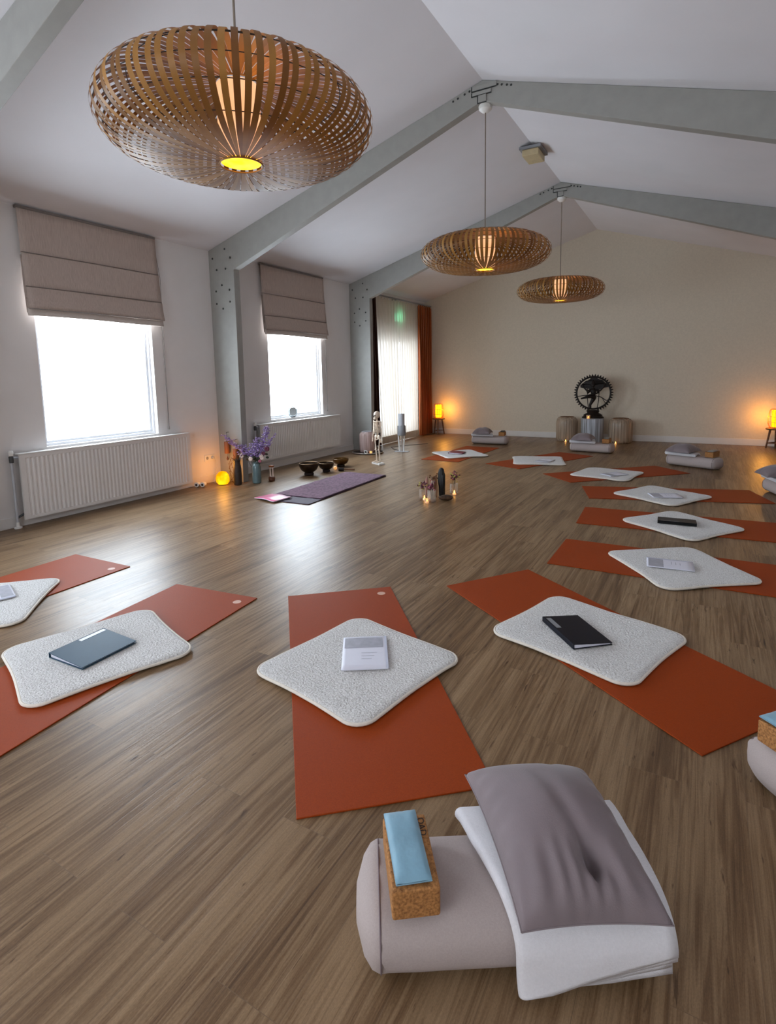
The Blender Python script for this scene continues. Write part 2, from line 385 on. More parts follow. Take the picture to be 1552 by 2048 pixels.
M['frost_rim'] = pm('dark_glass_rim', (112, 122, 126), .3, var=.1)

# ------------------------------------------------------------------ room dimensions (metres)
RX, RZ, EA = 3.777, 4.169, 3.059          # ridge x / height, eave height
XR = 2*RX; YB = 11.913; YR = -2.6
SL = (RZ-EA)/RX
def ceil_z(x): return EA+SL*x if x <= RX else EA+SL*(XR-x)

# floor
struct(MB().box((0, YR, -.06), (XR, YB, 0)).build('floor', M['floor'], smooth=0), 'brown oak-look vinyl plank floor')
# ceiling: two slopes
c = MB()
c.prism([(0, EA), (RX, RZ), (XR, EA), (XR, EA+.1), (RX, RZ+.1), (0, EA+.1)], YR, YB, 'y')
struct(c.build('ceiling', M['ceiling'], smooth=0), 'white pitched ceiling with a central ridge')
# left wall with openings
WIN = [(3.095, 4.42, .745, 2.5), (6.448, 7.785, .745, 2.5), (-.255, 1.07, .745, 2.5)]
DOOR = (9.42, 11.3, .05, 2.18)
w = MB(); T = -.2
ops = sorted(WIN+[DOOR]); y = YR
for (a, b, z0, z1) in ops:
    w.box((T, y, 0), (0, a, EA)); w.box((T, a, z1), (0, b, EA)); w.box((T, a, 0), (0, b, z0)); y = b
w.box((T, y, 0), (0, YB, EA))
struct(w.build('wall_left', M['wall_white'], smooth=0), 'white side wall with two blinded windows')
struct(MB().prism([(0, 0), (XR, 0), (XR, EA), (RX, RZ), (0, EA)], YB, YB+.15, 'y').build('wall_back', M['wall_greige'], smooth=0), 'greige gable wall at the far end')
struct(MB().box((XR, YR, 0), (XR+.15, YB, EA)).build('wall_right', M['wall_white'], smooth=0), 'white wall opposite the windows')
RW = (2.4, 5.2, .9, 2.4)  # opening for the added fill-light pane
w = MB(); x = 0
w.box((0, YR-.15, 0), (RW[0], YR, EA)); w.box((RW[1], YR-.15, 0), (XR, YR, EA)); w.box((RW[0], YR-.15, 0), (RW[1], YR, RW[2])); w.box((RW[0], YR-.15, RW[3]), (RW[1], YR, EA))
w.prism([(0, EA), (XR, EA), (RX, RZ)], YR-.15, YR, 'y')
struct(w.build('wall_rear', M['wall_white'], smooth=0), 'white wall behind the viewpoint')

# windows in the left wall
def window(n, y0, y1, z0, z1, pane, label):
    e = bpy.data.objects.new('window_%d' % n, None); COL.objects.link(e); e.location = (0, (y0+y1)/2, z0); struct(e, label)
    h = (y1-y0)/2; H = z1-z0; g = .002
    f = MB()
    for (a, b) in (((-.10, -h+g, g), (-.055, -h+.028, H-g)), ((-.10, h-.028, g), (-.055, h-g, H-g)), ((-.10, -h+.028, g), (-.055, h-.028, .028)), ((-.10, -h+.028, H-.028), (-.055, h-.028, H-g))): f.box(a, b)
    f.build('window_frame', M['frame_white'], e, smooth=0, bevel=.004)
    s = MB()
    for (a, b) in (((-.115, -h+.029, .029), (-.075, -h+.055, H-.029)), ((-.115, h-.055, .029), (-.075, h-.029, H-.029)), ((-.115, -h+.055, .029), (-.075, h-.055, .052)), ((-.115, -h+.055, H-.055), (-.075, h-.055, H-.029))): s.box(a, b)
    s.build('window_sash', M['frame_white'], e, smooth=0, bevel=.004)
    MB().box((-.098, -h+.05, .048), (-.093, h-.05, H-.05)).build('window_pane', pane, e, smooth=0)
    return e
window(1, *WIN[0], M['pane'], 'bright frosted window above the ribbed radiator')
window(2, *WIN[1], M['pane'], 'bright frosted window between the two grey steel columns')
window(3, *WIN[2], M['pane'], 'bright frosted window beside the viewpoint')
# glazed garden door behind the sheer curtains
e = bpy.data.objects.new('door_1', None); COL.objects.link(e); e.location = (0, (DOOR[0]+DOOR[1])/2, DOOR[2]); struct(e, 'glazed double door behind the sheer curtains')
h = (DOOR[1]-DOOR[0])/2; H = DOOR[3]-DOOR[2]
f = MB()
for a, b in ((-h, -h+.07), (-.05, .05), (h-.07, h)): f.box((-.12, a+.001, .001), (-.06, b-.001, H-.001))
for a, b in ((-h+.07, -.05), (.05, h-.07)): f.box((-.12, a, .001), (-.06, b, .08)); f.box((-.12, a, H-.08), (-.06, b, H-.001))
f.build('door_frame', M['frame_white'], e, smooth=0, bevel=.004)
g_ = MB()
for a, b in ((-h+.07, -.05), (.05, h-.07)): g_.box((-.095, a+.002, .082), (-.09, b-.002, H-.082))
g_.build('door_pane', M['pane_door'], e, smooth=0)
# added fill light: a glowing pane out of view, framed as a window
e = bpy.data.objects.new('window_4', None); COL.objects.link(e); e.location = (0, YR, 0); struct(e, 'added fill-light pane framed as a window behind the viewpoint')
f = MB()
for a, b in (((RW[0]+.002, -.10, RW[2]+.002), (RW[0]+.06, -.05, RW[3]-.002)), ((RW[1]-.06, -.10, RW[2]+.002), (RW[1]-.002, -.05, RW[3]-.002)), ((RW[0]+.06, -.10, RW[2]+.002), (RW[1]-.06, -.05, RW[2]+.06)), ((RW[0]+.06, -.10, RW[3]-.06), (RW[1]-.06, -.05, RW[3]-.002))): f.box(a, b)
f.build('window_frame', M['frame_white'], e, smooth=0)
M['pane_fill'] = emit('rear_fill_glow', (.88, .93, 1.0), 6.5, mixcol=(.90, .95, 1.0), scale=1.2, lin=True)
MB().box((RW[0]+.061, -.085, RW[2]+.061), (RW[1]-.061, -.08, RW[3]-.061)).build('window_pane', M['pane_fill'], e, smooth=0)

# skirtings
def skirt(n, a, b, label): struct(MB().box(a, b).build(n, M['trim'], smooth=0, bevel=.004), label)
skirt('baseboard_back', (.001, YB-.016, .0005), (XR-.001, YB-.0005, .12), 'white skirting along the greige wall')
YF = [2.05, 5.373, 8.704]; FW = .10
ys = [(YR+.01, YF[0]-.002), (YF[0]+FW+.002, YF[1]-.002), (YF[1]+FW+.002, YF[2]-.002), (YF[2]+FW+.002, DOOR[0]-.01), (DOOR[1]+.01, YB-.018)]
for i, (a, b) in enumerate(ys):
    skirt('baseboard_left' if i == 0 else 'baseboard_left.%03d' % i, (.0005, a, .0005), (.016, b, .105), 'white skirting under the windows')

# steel portal frames
def zb(x):  # underside of the tapered rafter
    return 2.776+(x-.437)*.3617
def frame_mesh():
    m = MB(); cw = .43
    xk = .437
    # left half outline (x,z): column + rafter, then mirrored
    L_ = [(.001, .001), (cw-.01, .001), (xk, 2.0), (xk, zb(xk)), (RX, zb(RX)), (RX, RZ-.002), (.001, EA-.002)]
    m.prism(L_, 0, FW, 'y')
    m.prism([(XR-a, b) for a, b in L_][::-1], 0, FW, 'y')
    return m
def portal(i, y, label):
    e = bpy.data.objects.new('steel_portal_frame' if i == 0 else 'steel_portal_frame.%03d' % i, None); COL.objects.link(e); e.location = (0, y, 0); struct(e, label)
    frame_mesh().build('frame_beam', M['steel'], e, smooth=0, bevel=.004)
    if i == 0: return e
    # bolts near the knee
    for (px, pz) in ((.30, 3.045), (.39, 2.93), (.075, 2.95), (.30, 2.80), (.14, 2.80), (.22, 2.60), (.35, 2.53), (.11, 2.53), (.35, 2.38), (.11, 2.37), (.22, 2.30)):
        MB().lathe([(.012, 0), (.014, .004), (.009, .009)], 10).xf(Matrix.Translation((px, -.0005, pz)) @ Matrix.Rotation(PI/2, 4, 'X')).build('bolt', M['steel_dark'], e)
    # apex splice plates
    for (x0, x1, z0, z1) in ((-.10, .14, RZ-.085, RZ-.045), (-.10, .09, RZ-.13, RZ-.10), (-.04, .04, RZ-.20, RZ-.13)):
        p = MB().box((RX+x0, -.012, z0), (RX+x1, -.0005, z1)).build('splice_plate', M['steel'], e, smooth=0, bevel=.002)
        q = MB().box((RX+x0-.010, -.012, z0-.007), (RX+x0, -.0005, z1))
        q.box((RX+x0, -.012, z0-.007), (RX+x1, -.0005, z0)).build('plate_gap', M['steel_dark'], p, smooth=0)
    for dx in (-.30, -.25, -.18, -.13, .15, .19, .24, .28):
        z = ceil_z(RX+dx)-.035
        MB().lathe([(.008, 0), (.011, .004), (.008, .009)], 8).xf(Matrix.Translation((RX+dx, -.0005, z)) @ Matrix.Rotation(PI/2, 4, 'X')).build('bolt', M['steel_dark'], e)
    return e
portal(0, YF[0], 'grey steel roof frame overhead by the viewpoint')
portal(1, YF[1], 'grey steel frame with column between the two windows')
portal(2, YF[2], 'grey steel frame with column beside the sheer curtains')

# ------------------------------------------------------------------ radiators
def radiator(loc, L, z0, z1, label, flowers=False):
    t = thing('radiator', label, 'radiator', loc, 0, 'panel radiators under the windows')
    # local: y along the wall 0..L, x out of the wall
    H = z1-z0; n = int(L/.042)
    def prof(u):
        k = (u*n) % 1
        return .0 if (u < .02 or u > .98) else (-.006 if .32 < k < .68 else 0)
    front = MB()
    N = n*6+1
    xs = []
    for i in range(N):
        u = i/(N-1); xs.append((.12+prof(u), u*L))
    rows = [(z0, 0), (z0+.03, 0), (z0+.034, 1), (z1-.05, 1), (z1-.046, 0), (z1-.012, 0)]
    vs = []; fs = []
    for z, k in rows:
        for (x, y) in xs: vs.append((x if k else .12, y, z))
    for j in range(len(rows)-1):
        for i in range(N-1): fs.append((j*N+i, j*N+i+1, (j+1)*N+i+1, (j+1)*N+i))
    front.add(vs, fs); front.box((.098, 0, z0), (.112, L, z1-.012))
    front.build('front_panel', M['rad'], t, smooth=30)
    MB().box((.045, .03, z0+.03), (.06, L-.03, z1-.02)).build('rear_panel', M['rad'], t, smooth=0)
    MB().box((.062, .05, z0+.04), (.096, L-.05, z1-.03)).build('convector_fins', M['rad_dark'], t, smooth=0)
    g = MB().box((.035, 0, z1-.011), (.122, L, z1))
    g.build('top_grille', M['rad'], t, smooth=0, bevel=.003)
    MB().box((.036, L-.004, z0+.01), (.097, L, z1-.012)).build('side_panel', M['rad'], t, smooth=0)
    p = MB(); p.tube([(.06, -.045, .0), (.06, -.045, z1-.05), (.06, -.03, z1-.04), (.06, .045, z1-.04)], .012); p.build('pipe', M['pale_grey'], t)
    v = MB(); v.lathe([(.018, 0), (.02, .02), (.02, .06), (.012, .065)], 14, (.06, -.045, z1-.085)); v.build('valve_body', M['rad_dark'], t)
    v = MB(); v.lathe([(.019, 0), (.022, .012), (.022, .04), (.016, .05)], 14, (.06, -.045, z1-.018)); v.build('valve_cap', M['white_plastic'], t)
    v = MB(); v.tube([(.06, -.045, .10), (.06, .045, z0+.06)], .011); v.build('lower_valve', M['rad_dark'], t)
    v = MB(); v.lathe([(.035, .0005), (.035, .012), (.02, .016), (.016, .06)], 16, (.06, -.045, 0)); v.build('floor_collar', M['white_plastic'], t)
    return t
radiator((0, 2.77, 0), 2.015, .08, .722, 'long white ribbed radiator under the larger near window')
radiator((0, 6.07, 0), 2.08, .165, .712, 'white ribbed radiator beneath the window with the frosted dish')

# ------------------------------------------------------------------ roman blinds
def blind(y0, y1, label):
    L = y1-y0
    t = thing('roman_blind', label, 'blind', (0, y0, 2.0), 0, 'taupe roman blinds')
    MB().box((.012, -.005, 1.030), (.052, L+.005, 1.055)).build('headrail', M['cord_grey'], t, smooth=0, bevel=.003)
    pr = [(.050, 1.028), (.052, .85), (.060, .632), (.052, .622), (.068, .615), (.074, .46), (.084, .312), (.074, .302), (.092, .295), (.100, .20), (.118, .098)]
    def panel(pts, nm):
        b = MB(); nu = 26
        def fn(u, v):
            k = v*(len(pts)-1); i = min(int(k), len(pts)-2); f = k-i
            x = pts[i][0]*(1-f)+pts[i+1][0]*f; z = pts[i][1]*(1-f)+pts[i+1][1]*f
            wv = .004*math.sin(u*7+z*3)*(1.05-z)
            return (x+wv, u*L+(.012*(1.03-z) if u > .5 else 0)*u, z+.006*math.sin(u*5)*(1-z))
        b.grid(nu, (len(pts)-1)*3+1, fn)
        return b
    panel(pr, 'front').build('fabric', M['linen'], t, smooth=60, solid=.003)
    panel([(.118, .098), (.112, .092), (.09, .12), (.075, .2)], 'f').build('fabric_fold', M['linen'], t, smooth=60, solid=.003)
    panel([(.080, .10), (.085, .055), (.092, .03)], 'f').build('hem_band', M['linen_edge'], t, smooth=60, solid=.01)
    panel([(.045, .6), (.05, .3), (.07, .06)], 'f').build('backing_fold', M['linen'], t, smooth=60, solid=.003)
    # seams, grey so that the shadow line under each sits in the colour
    for z, x in ((.625, .070), (.305, .094), (.094, .121)):
        MB().tube([(x, .0, z), (x+.002, L*.5, z+.003), (x, L+.004, z-.002)], .0035, 6).build('seam', M['cord_grey'], t)
    cdp = MB(); cdp.tube([(.03, L-.02, 1.03), (.03, L+.03, .6), (.025, L+.036, .0), (.025, L+.04, -1.18)], .0035, 6); cdp.tube([(.03, L-.01, 1.03), (.035, L+.05, .6), (.03, L+.05, .0), (.025, L+.045, -1.18)], .0025, 6)
    q = cdp.build('pull_cord', M['cord_grey'], t)
    MB().lathe([(.004, 0), (.009, .01), (.007, .04), (.003, .05)], 10, (.025, L+.0425, -1.22)).build('cord_weight', M['cord_grey'], q)
    return t
blind(2.995, 4.515, 'taupe linen roman blind on the larger near window')
blind(6.30, 7.84, 'taupe linen roman blind on the window behind the grey column')

# ------------------------------------------------------------------ curtains
def curtain(name, y0, y1, ytop0, ytop1, z0, z1, x, nf, amp, m, label, hem=None, tabs=True):
    t = thing(name, label, 'curtain', (x, 0, 0), 0)
    b = MB()
    def fn(u, v):
        z = z0+(z1-z0)*v
        k = v**1.0
        a = y0+(ytop0-y0)*k; c = y1+(ytop1-y1)*k
        ph = u*nf*2*PI
        return (amp*(.6+.4*(1-v))*math.sin(ph+.5*math.sin(3*v+u*5)), a+(c-a)*u+.3*amp*math.sin(ph*2+v*2), z)
    b.grid(nf*10+1, 26, fn)
    b.build('curtain_cloth', m, t, smooth=80)
    if hem:
        hb = MB()
        def fh(u, v):
            p = fn(u, v*hem/(z1-z0)); return (p[0]+.006, p[1], p[2])
        hb.grid(nf*10+1, 4, fh); hb.build('curtain_hem', M['hem_sheer'], t, smooth=80)
    if tabs:
        for i in range(nf):
            u = (i+.5)/nf; p = fn(u, 1)
            MB().box((-.012, p[1]-.012, z1-.06), (.012, p[1]+.012, z1+.028)).build('heading_tab', m, t, smooth=0)
    return t
M['hem_sheer'] = pm('ivory_hem', (206, 190, 166), .9, var=.06, scale=50)
curtain('sheer_curtain', 9.53, 10.31, 9.30, 10.29, .015, 2.892, .16, 8, .030, M['sheer'], 'ivory sheer curtain panel beside the grey column', .14)
curtain('sheer_curtain', 10.32, 11.19, 10.30, 11.15, .015, 2.892, .16, 8, .030, M['sheer'], 'ivory sheer curtain panel next to the rust velvet curtain', .14)
curtain('velvet_curtain', 11.22, 11.86, 11.18, 11.84, .012, 2.898, .17, 7, .05, M['rust'], 'rust-orange velvet curtain in the far corner')
curtain('velvet_curtain', 8.86, 9.46, 8.84, 9.30, .012, 2.898, .19, 6, .045, M['brown_velvet'], 'dark brown velvet curtain behind the grey column')
t = thing('curtain_rail', 'grey curtain rail above the sheer curtains', 'curtain rail', (.16, 0, 2.945))
MB().tube([(0, 8.83, 0), (0, 11.88, 0)], .016, 10).build('rod', M['grey_plastic'], t)
for y in (9.0, 10.3, 11.7):
    MB().box((-.158, y-.015, -.012), (.0, y+.015, .012)).build('bracket', M['grey_plastic'], t, smooth=0)
# exit sign seen glowing through the sheer
t = thing('exit_sign', 'green-lit emergency sign behind the sheer curtain, above the door', 'emergency light', (.03, 10.42, 2.50))
MB().box((-.028, -.11, 0), (.02, .11, .20)).build('housing', M['white_plastic'], t, smooth=0, bevel=.006)
MB().box((.0205, -.09, .02), (.024, .09, .18)).build('lit_panel', M['exit'], t, smooth=0)

# ------------------------------------------------------------------ pendant lamps
def strip_shade(a, h, hole, N):
    m = MB(); ts = [0, .0015, .006, .014]+[.03+.94*q/36 for q in range(37)]+[.986, .994, .9985, 1]; K = len(ts)-1
    for i in range(N):
        th = 2*PI*i/N; jit = .004*((i % 2)*2-1)
        off = random.uniform(-.003, .003); n0 = len(m.v)
        for j in range(K+1):
            ph = -PI/2+PI*ts[j]
            r = hole+(a-hole)*max(math.cos(ph), 0)**.56; z = h*math.sin(ph)
            k = 1-(r-hole)/(a-hole)
            rr = r+jit*(1-k)
            wd = min(.0262, 2*PI*rr/N*.96)/2
            tx, ty = -math.sin(th), math.cos(th)
            cx, cy = rr*math.cos(th), rr*math.sin(th)
            m.v.append((cx-tx*wd+off*tx, cy-ty*wd+off*ty, z)); m.v.append((cx+tx*wd+off*tx, cy+ty*wd+off*ty, z))
        for j in range(K): m.f.append((n0+2*j, n0+2*j+1, n0+2*j+3, n0+2*j+2))
    return m
def pendant(y, zc, a, h, ztop, label, rose=True):
    t = thing('pendant_lamp', label, 'pendant lamp', (RX, y, zc), 0, 'woven bamboo pendant lamps')
    s = strip_shade(a, h, .10, 84).build('woven_shade', M['bamboo'], t, smooth=60)
    rg = MB()
    for ph in (-.95, -.45, .0, .5, .95):
        r = .10+(a-.10)*math.cos(ph)**.56
        rg.ring((0, 0, h*math.sin(ph)), r-.012, .0022, 72, 5)
    rg.build('wire_hoop', M['wire'], t)
    MB().lathe([(.095, -h+.012), (.098, -h+.03), (.098, h*.93)], 32, cap=False).build('paper_diffuser', M['lamp_in'], t, solid=.002)
    MB().lathe([(.0001, -h+.010), (.094, -h+.010)], 32, cap=False).build('lit_opening', M['lamp_hole'], t, smooth=0)
    MB().ring((0, 0, -h-.001), .100, .004, 40, 6).build('bottom_ring', M['bamboo'], t)
    MB().ring((0, 0, h-.002), .100, .004, 40, 6).build('top_ring', M['bamboo'], t)
    sp = MB()
    for k in range(3):
        an = k*2*PI/3+.4; sp.tube([(.02*math.cos(an), .02*math.sin(an), h*.8), (.098*math.cos(an), .098*math.sin(an), h*.95)], .003, 6)
    sp.build('spider_wire', M['wire'], t)
    MB().lathe([(.012, h*.55), (.022, h*.6), (.022, h*.85), (.006, h*.95)], 14).build('lamp_holder', M['wire'], t)
    MB().tube([(0, 0, h*.9), (0, 0, ztop-zc-.02)], .0055, 8).build('cord', M['cord_beige'], t)
    MB().lathe([(.012, -.075), (.035, -.068), (.062, -.045), (.066, -.02), (.066, 0)], 24, (0, 0, ztop-zc)).build('ceiling_cup', M['white_plastic'], t)
    return t
pendant(2.075, 2.585, .625, .178, RZ-.004, 'huge woven bamboo pendant lamp nearest the viewpoint')
pendant(5.46, 2.588, .64, .160, zb(RX)-.003, 'woven bamboo pendant lamp hanging from the middle roof frame')
pendant(8.79, 2.629, .64, .160, zb(RX)-.003, 'woven bamboo pendant lamp hanging closest to the gable wall')
for (y, z) in ((2.075, 2.585), (5.46, 2.588), (8.79, 2.629)):
    ld = bpy.data.lights.new('pendant_bulb', 'POINT'); ld.energy = 1.3; ld.color = (1, .56, .24); ld.shadow_soft_size = .05
    lo = bpy.data.objects.new('pendant_bulb', ld); COL.objects.link(lo); lo.location = (RX+.19, y-.08, z+.0)

# box on the ridge
t = thing('ridge_box', 'small beige box fixed at the ceiling ridge between two roof frames', 'ceiling box', (RX, 7.20, RZ-.12))
MB().box((-.10, -.16, -.03), (.10, .16, .045)).build('housing', M['beige_plastic'], t, smooth=0, bevel=.01)
MB().box((-.13, -.18, .046), (.13, .18, .075)).build('mounting_plate', M['grey_plastic'], t, smooth=0)

# ------------------------------------------------------------------ yoga stations
MW, ML, MT = .67, 1.83, .006
def mat_mesh():
    m = MB(); nx, ny = 4, 10
    m.box((-MW/2, -ML/2, 0), (MW/2, ML/2, MT))
    return m
def yoga_mat(x, y, deg, mt, label, logo=None):
    t = thing('yoga_mat', label, 'yoga mat', (x, y, .0006), R_(deg), 'terracotta yoga mats laid in a ring')
    mat_mesh().build('mat_sheet', mt, t, smooth=0, bevel=.002)
    if logo:
        lx = logo; ly = ML/2-.10
        g = MB().lathe([(.0001, 0), (.026, 0)], 28, (lx, ly, MT+.0006), cap=False)
        g.build('printed_logo', M['logo'], t, smooth=0)
    return t
def fleece_pad(x, y, deg, sx, sy, mat, label):
    t = thing('fleece_pad', label, 'seat pad', (x, y, MT+.0015), R_(deg), 'white fleece pads on the yoga mats')
    mx, my, mdeg = mat
    cr = .085; pts = []
    hx, hy = sx/2, sy/2
    def arc(cx, cy, a0, n=7):
        return [(cx+cr*math.cos(a0+PI/2*i/n), cy+cr*math.sin(a0+PI/2*i/n)) for i in range(n+1)]
    out = []
    for (cx, cy, a0) in ((hx-cr, hy-cr, 0), (-hx+cr, hy-cr, PI/2), (-hx+cr, -hy+cr, PI), (hx-cr, -hy+cr, 3*PI/2)):
        out += arc(cx, cy, a0)
    # add side points
    full = []
    for i, p in enumerate(out):
        q = out[(i+1) % len(out)]; full.append(p)
        d = math.hypot(q[0]-p[0], q[1]-p[1])
        if d > .1:
            for k in range(1, 12):
                u = k/12; s = .010*math.sin(PI*u)
                px, py = p[0]+(q[0]-p[0])*u, p[1]+(q[1]-p[1])*u
                l = math.hypot(px, py); full.append((px-px/l*s, py-py/l*s))
    n = len(full)
    ca, sa = math.cos(R_(deg)), math.sin(R_(deg)); cm, sm = math.cos(R_(mdeg)), math.sin(R_(mdeg))
    def droop(px, py):
        wx, wy = x+px*ca-py*sa-mx, y+px*sa+py*ca-my
        u = wx*cm+wy*sm
        return -.004*min(1, max(0, (abs(u)-MW/2-.04)/.06))
    ox, oy = random.uniform(0, 50), random.uniform(0, 50)
    def top(px, py, k):
        e = min(1, (1-k)/.10)
        z = .012+.010*math.sqrt(max(0, 1-(1-e)**2))
        z += .0035*noise.noise((px*9+ox, py*9+oy, 0))*e+.0025*noise.noise((px*40+ox, py*40, 5))*e
        z += .006*abs(noise.noise((px*3+ox, py*3+oy, 9)))*(1-e)
        return z+droop(px, py)
    ks = [1, .985, .96, .92, .86, .78, .7, .6, .5, .4, .3, .2, .1]
    vs = []; fs = []
    for k in ks:
        for (px, py) in full: vs.append((px*k, py*k, top(px*k, py*k, k)))
    vs.append((0, 0, top(0, 0, 0)))
    for j in range(len(ks)-1):
        for i in range(n): fs.append((j*n+i, j*n+(i+1) % n, (j+1)*n+(i+1) % n, (j+1)*n+i))
    l = (len(ks)-1)*n
    for i in range(n): fs.append((l+i, l+(i+1) % n, len(vs)-1))
    b0 = len(vs)
    for (px, py) in full: vs.append((px*.99, py*.99, droop(px, py)))
    for i in range(n): fs.append((b0+i, b0+(i+1) % n, (i+1) % n, i))
    MB().add(vs, fs).build('fleece_pile', M['fleece'], t, smooth=70)
    loop = [(px*1.004, py*1.004, .0085+droop(px, py)+.006*abs(noise.noise((px*3+ox, py*3+oy, 9)))) for px, py in full]
    tb = MB(); loop2 = loop+[loop[0], loop[1]]
    tb.tube(loop2, .0075, 8, cap=False); tb.build('bound_edge', M['fleece_edge'], t)
    return t
ZP = MT+.0015+.0265   # height of a fleece pad's top
def booklet(x, y, deg, w, l, label, grp='white booklets on the fleece pads'):
    t = thing('booklet', label, 'booklet', (x, y, ZP), R_(deg), grp)
    b = MB(); n = 14
    def fn(u, v): return ((u-.5)*w, (v-.5)*l, .0055+.0035*math.sin(PI*u)*(.4+.6*v)*.6)
    b.grid(n, 8, fn)
    b.build('cover_sheet', M['paper'], t, smooth=60, solid=.001)
    MB().box((-w/2+.004, -l/2+.003, .0005), (w/2-.006, l/2-.003, .0045)).build('page_block', M['paper'], t, smooth=0)
    gb = MB(); gb.grid(12, 4, lambda u, v: (lambda p: (p[0], p[1], p[2]+.0016))(fn(.04+.86*u, .64+.32*v))); gb.build('printed_band', M['paper_grey'], t, smooth=60)
    for k in range(3):
        q = MB(); q.grid(8, 2, lambda u, v: (lambda p: (p[0], p[1], p[2]+.0016))(fn(.42+(.34-.06*k)*u, .46-.09*k+.014*v))); q.build('text_line', M['ink'], t, smooth=60)
    sp = MB(); sp.grid(2, 8, lambda u, v: (lambda p: (p[0], p[1], p[2]+.002))(fn(.94+.05*u, v))); sp.build('binding_strip', M['sleeve'], t, smooth=60)
    return t
def ring_folder(x, y, deg, w, l, m, label, flip=False, lab=None, cat='folder'):
    """spine along local x=-w/2"""
    t = thing('ring_folder', label, cat, (x, y, ZP), R_(deg))
    hi, lo = .024, .009
    def cov(z0, z1, nm):
        vs = [(-w/2, -l/2, z0), (w/2, -l/2, z1), (w/2, l/2, z1), (-w/2, l/2, z0)]
        vs += [(a, b, c+.003) for a, b, c in vs]
        return MB().add(vs, [(3,2,1,0), (4,5,6,7), (0,1,5,4), (1,2,6,5), (2,3,7,6), (3,0,4,7)]).build(nm, m, t, smooth=0, bevel=.001)
    cov(.0, .0, 'back_cover'); top = cov(hi, lo, 'front_cover')
    MB().box((-w/2-.003, -l/2, .0), (-w/2-.0002, l/2, hi+.003)).build('spine', m, t, smooth=0, bevel=.001)
    vs = [(-w/2+.006, -l/2+.006, .0035), (w/2-.008, -l/2+.006, .0035), (w/2-.008, l/2-.006, .0035), (-w/2+.006, l/2-.006, .0035)]
    vs += [(a, b, (hi-.002) if i in (0, 3) else lo-.001) for i, (a, b, c) in enumerate(vs)]
    MB().add(vs, [(3,2,1,0), (4,5,6,7), (0,1,5,4), (1,2,6,5), (2,3,7,6), (3,0,4,7)]).build('page_block', M['paper'], t, smooth=0)
    if lab:
        a0, a1, b0, b1, mm = lab
        zz = lambda px: hi+.0034+(lo-hi)*(px+w/2)/w+.0006
        MB().add([(a0, b0, zz(a0)), (a1, b0, zz(a1)), (a1, b1, zz(a1)), (a0, b1, zz(a0))], [(0,1,2,3)]).build('spine_label', mm, t, smooth=0)
    return t

MATS = {  # x, y, deg
 'C': (4.332, 2.141, 40.6), 'R1': (5.253, 2.972, 54.0), 'R2': (5.709, 4.317, 90.3), 'R3': (5.662, 5.581, 93.3),
 'R4': (5.473, 6.882, 107.0), 'R5': (4.752, 7.991, 134.3), 'R6': (3.53, 8.798, 155.9), 'R7': (2.103, 9.011, 177.8),
 'L1': (3.092, 1.558, 6.3), 'L2': (1.73, 1.591, 1.4)}
WHERE = {
 'C': 'in front of the grey cushion and cork block pile', 'R1': 'under the navy folder', 'R2': 'one along from the navy folder',
 'R3': 'under the black binder', 'R4': 'just beyond the black binder', 'R5': 'two along from the plum book',
 'R6': 'next to the plum book', 'R7': 'under the plum book', 'L1': 'under the petrol blue folder', 'L2': 'beyond the petrol blue folder, cut by the picture edge'}
LOGO = {'L1': .255, 'L2': .255, 'C': .255}
for k, (x, y, d) in MATS.items():
    yoga_mat(x, y, d, M['mat_rust'], 'terracotta yoga mat '+WHERE[k], LOGO.get(k))
PADS = { # centre, angle of one side, sx, sy
 'C': ((4.047,2.548),(4.765,2.403),(4.626,1.682),(3.934,1.823)), 'R1': ((4.989,3.385),(5.719,3.124),(5.541,2.494),(4.796,2.722)),
 'R2': ((5.711,4.821),(6.129,4.203),(5.611,3.765),(5.135,4.384)), 'R3': ((5.521,6.001),(6.109,5.569),(5.735,4.98),(5.122,5.43)),
 'R4': ((5.228,7.233),(5.869,6.888),(5.552,6.2),(4.904,6.615)), 'R5': ((4.346,8.274),(5.055,8.177),(4.992,7.389),(4.234,7.582)),
 'R6': ((3.753,9.203),(4.017,8.352),(3.292,8.139),(3.043,8.868)), 'R7': ((2.034,9.442),(2.644,8.833),(2.17,8.26),(1.606,8.802)),
 'L1': ((2.861,2.056),(3.532,1.821),(3.295,1.124),(2.617,1.35)), 'L2': ((1.330,2.07),(1.848,2.119),(2.366,1.569),(1.35,1.10))}
for k, q in PADS.items():
    q = [Vector(p) for p in q]
    cc = sum(q, Vector((0, 0)))/4
    if k == 'L2':
        cc = Vector((1.834, 1.587)); d = Vector((.518, -.55)); sx = sy = .745
    else:
        d = ((q[1]-q[0])+(q[2]-q[3])); sx = ((q[1]-q[0]).length+(q[2]-q[3]).length)/2; sy = ((q[2]-q[1]).length+(q[3]-q[0]).length)/2
        sx = min(max(sx, .70), .79); sy = min(max(sy, .68), .77)
    ang = math.degrees(math.atan2(d.y, d.x))
    fleece_pad(cc.x, cc.y, ang, sx, sy, MATS[k], 'white square fleece pad '+WHERE[k])
def adeg(p, q): return math.degrees(math.atan2(q[1]-p[1], q[0]-p[0]))
booklet(4.339, 2.180, 32, .225, .32, 'white booklet with grey printed band before the grey cushion pile')
booklet(5.590, 4.242, 95, .20, .30, 'white booklet on the pad one along from the navy folder')
booklet(5.43, 6.62, 110, .21, .31, 'white booklet on the pad just beyond the black binder')
booklet(4.76, 7.74, 141, .21, .30, 'white booklet on the pad two along from the plum book')
booklet(3.66, 8.54, 170, .21, .29, 'white booklet on the pad next to the plum book')
booklet(1.80, 1.70, -19, .29, .21, 'white booklet cut by the picture edge, below the long radiator')
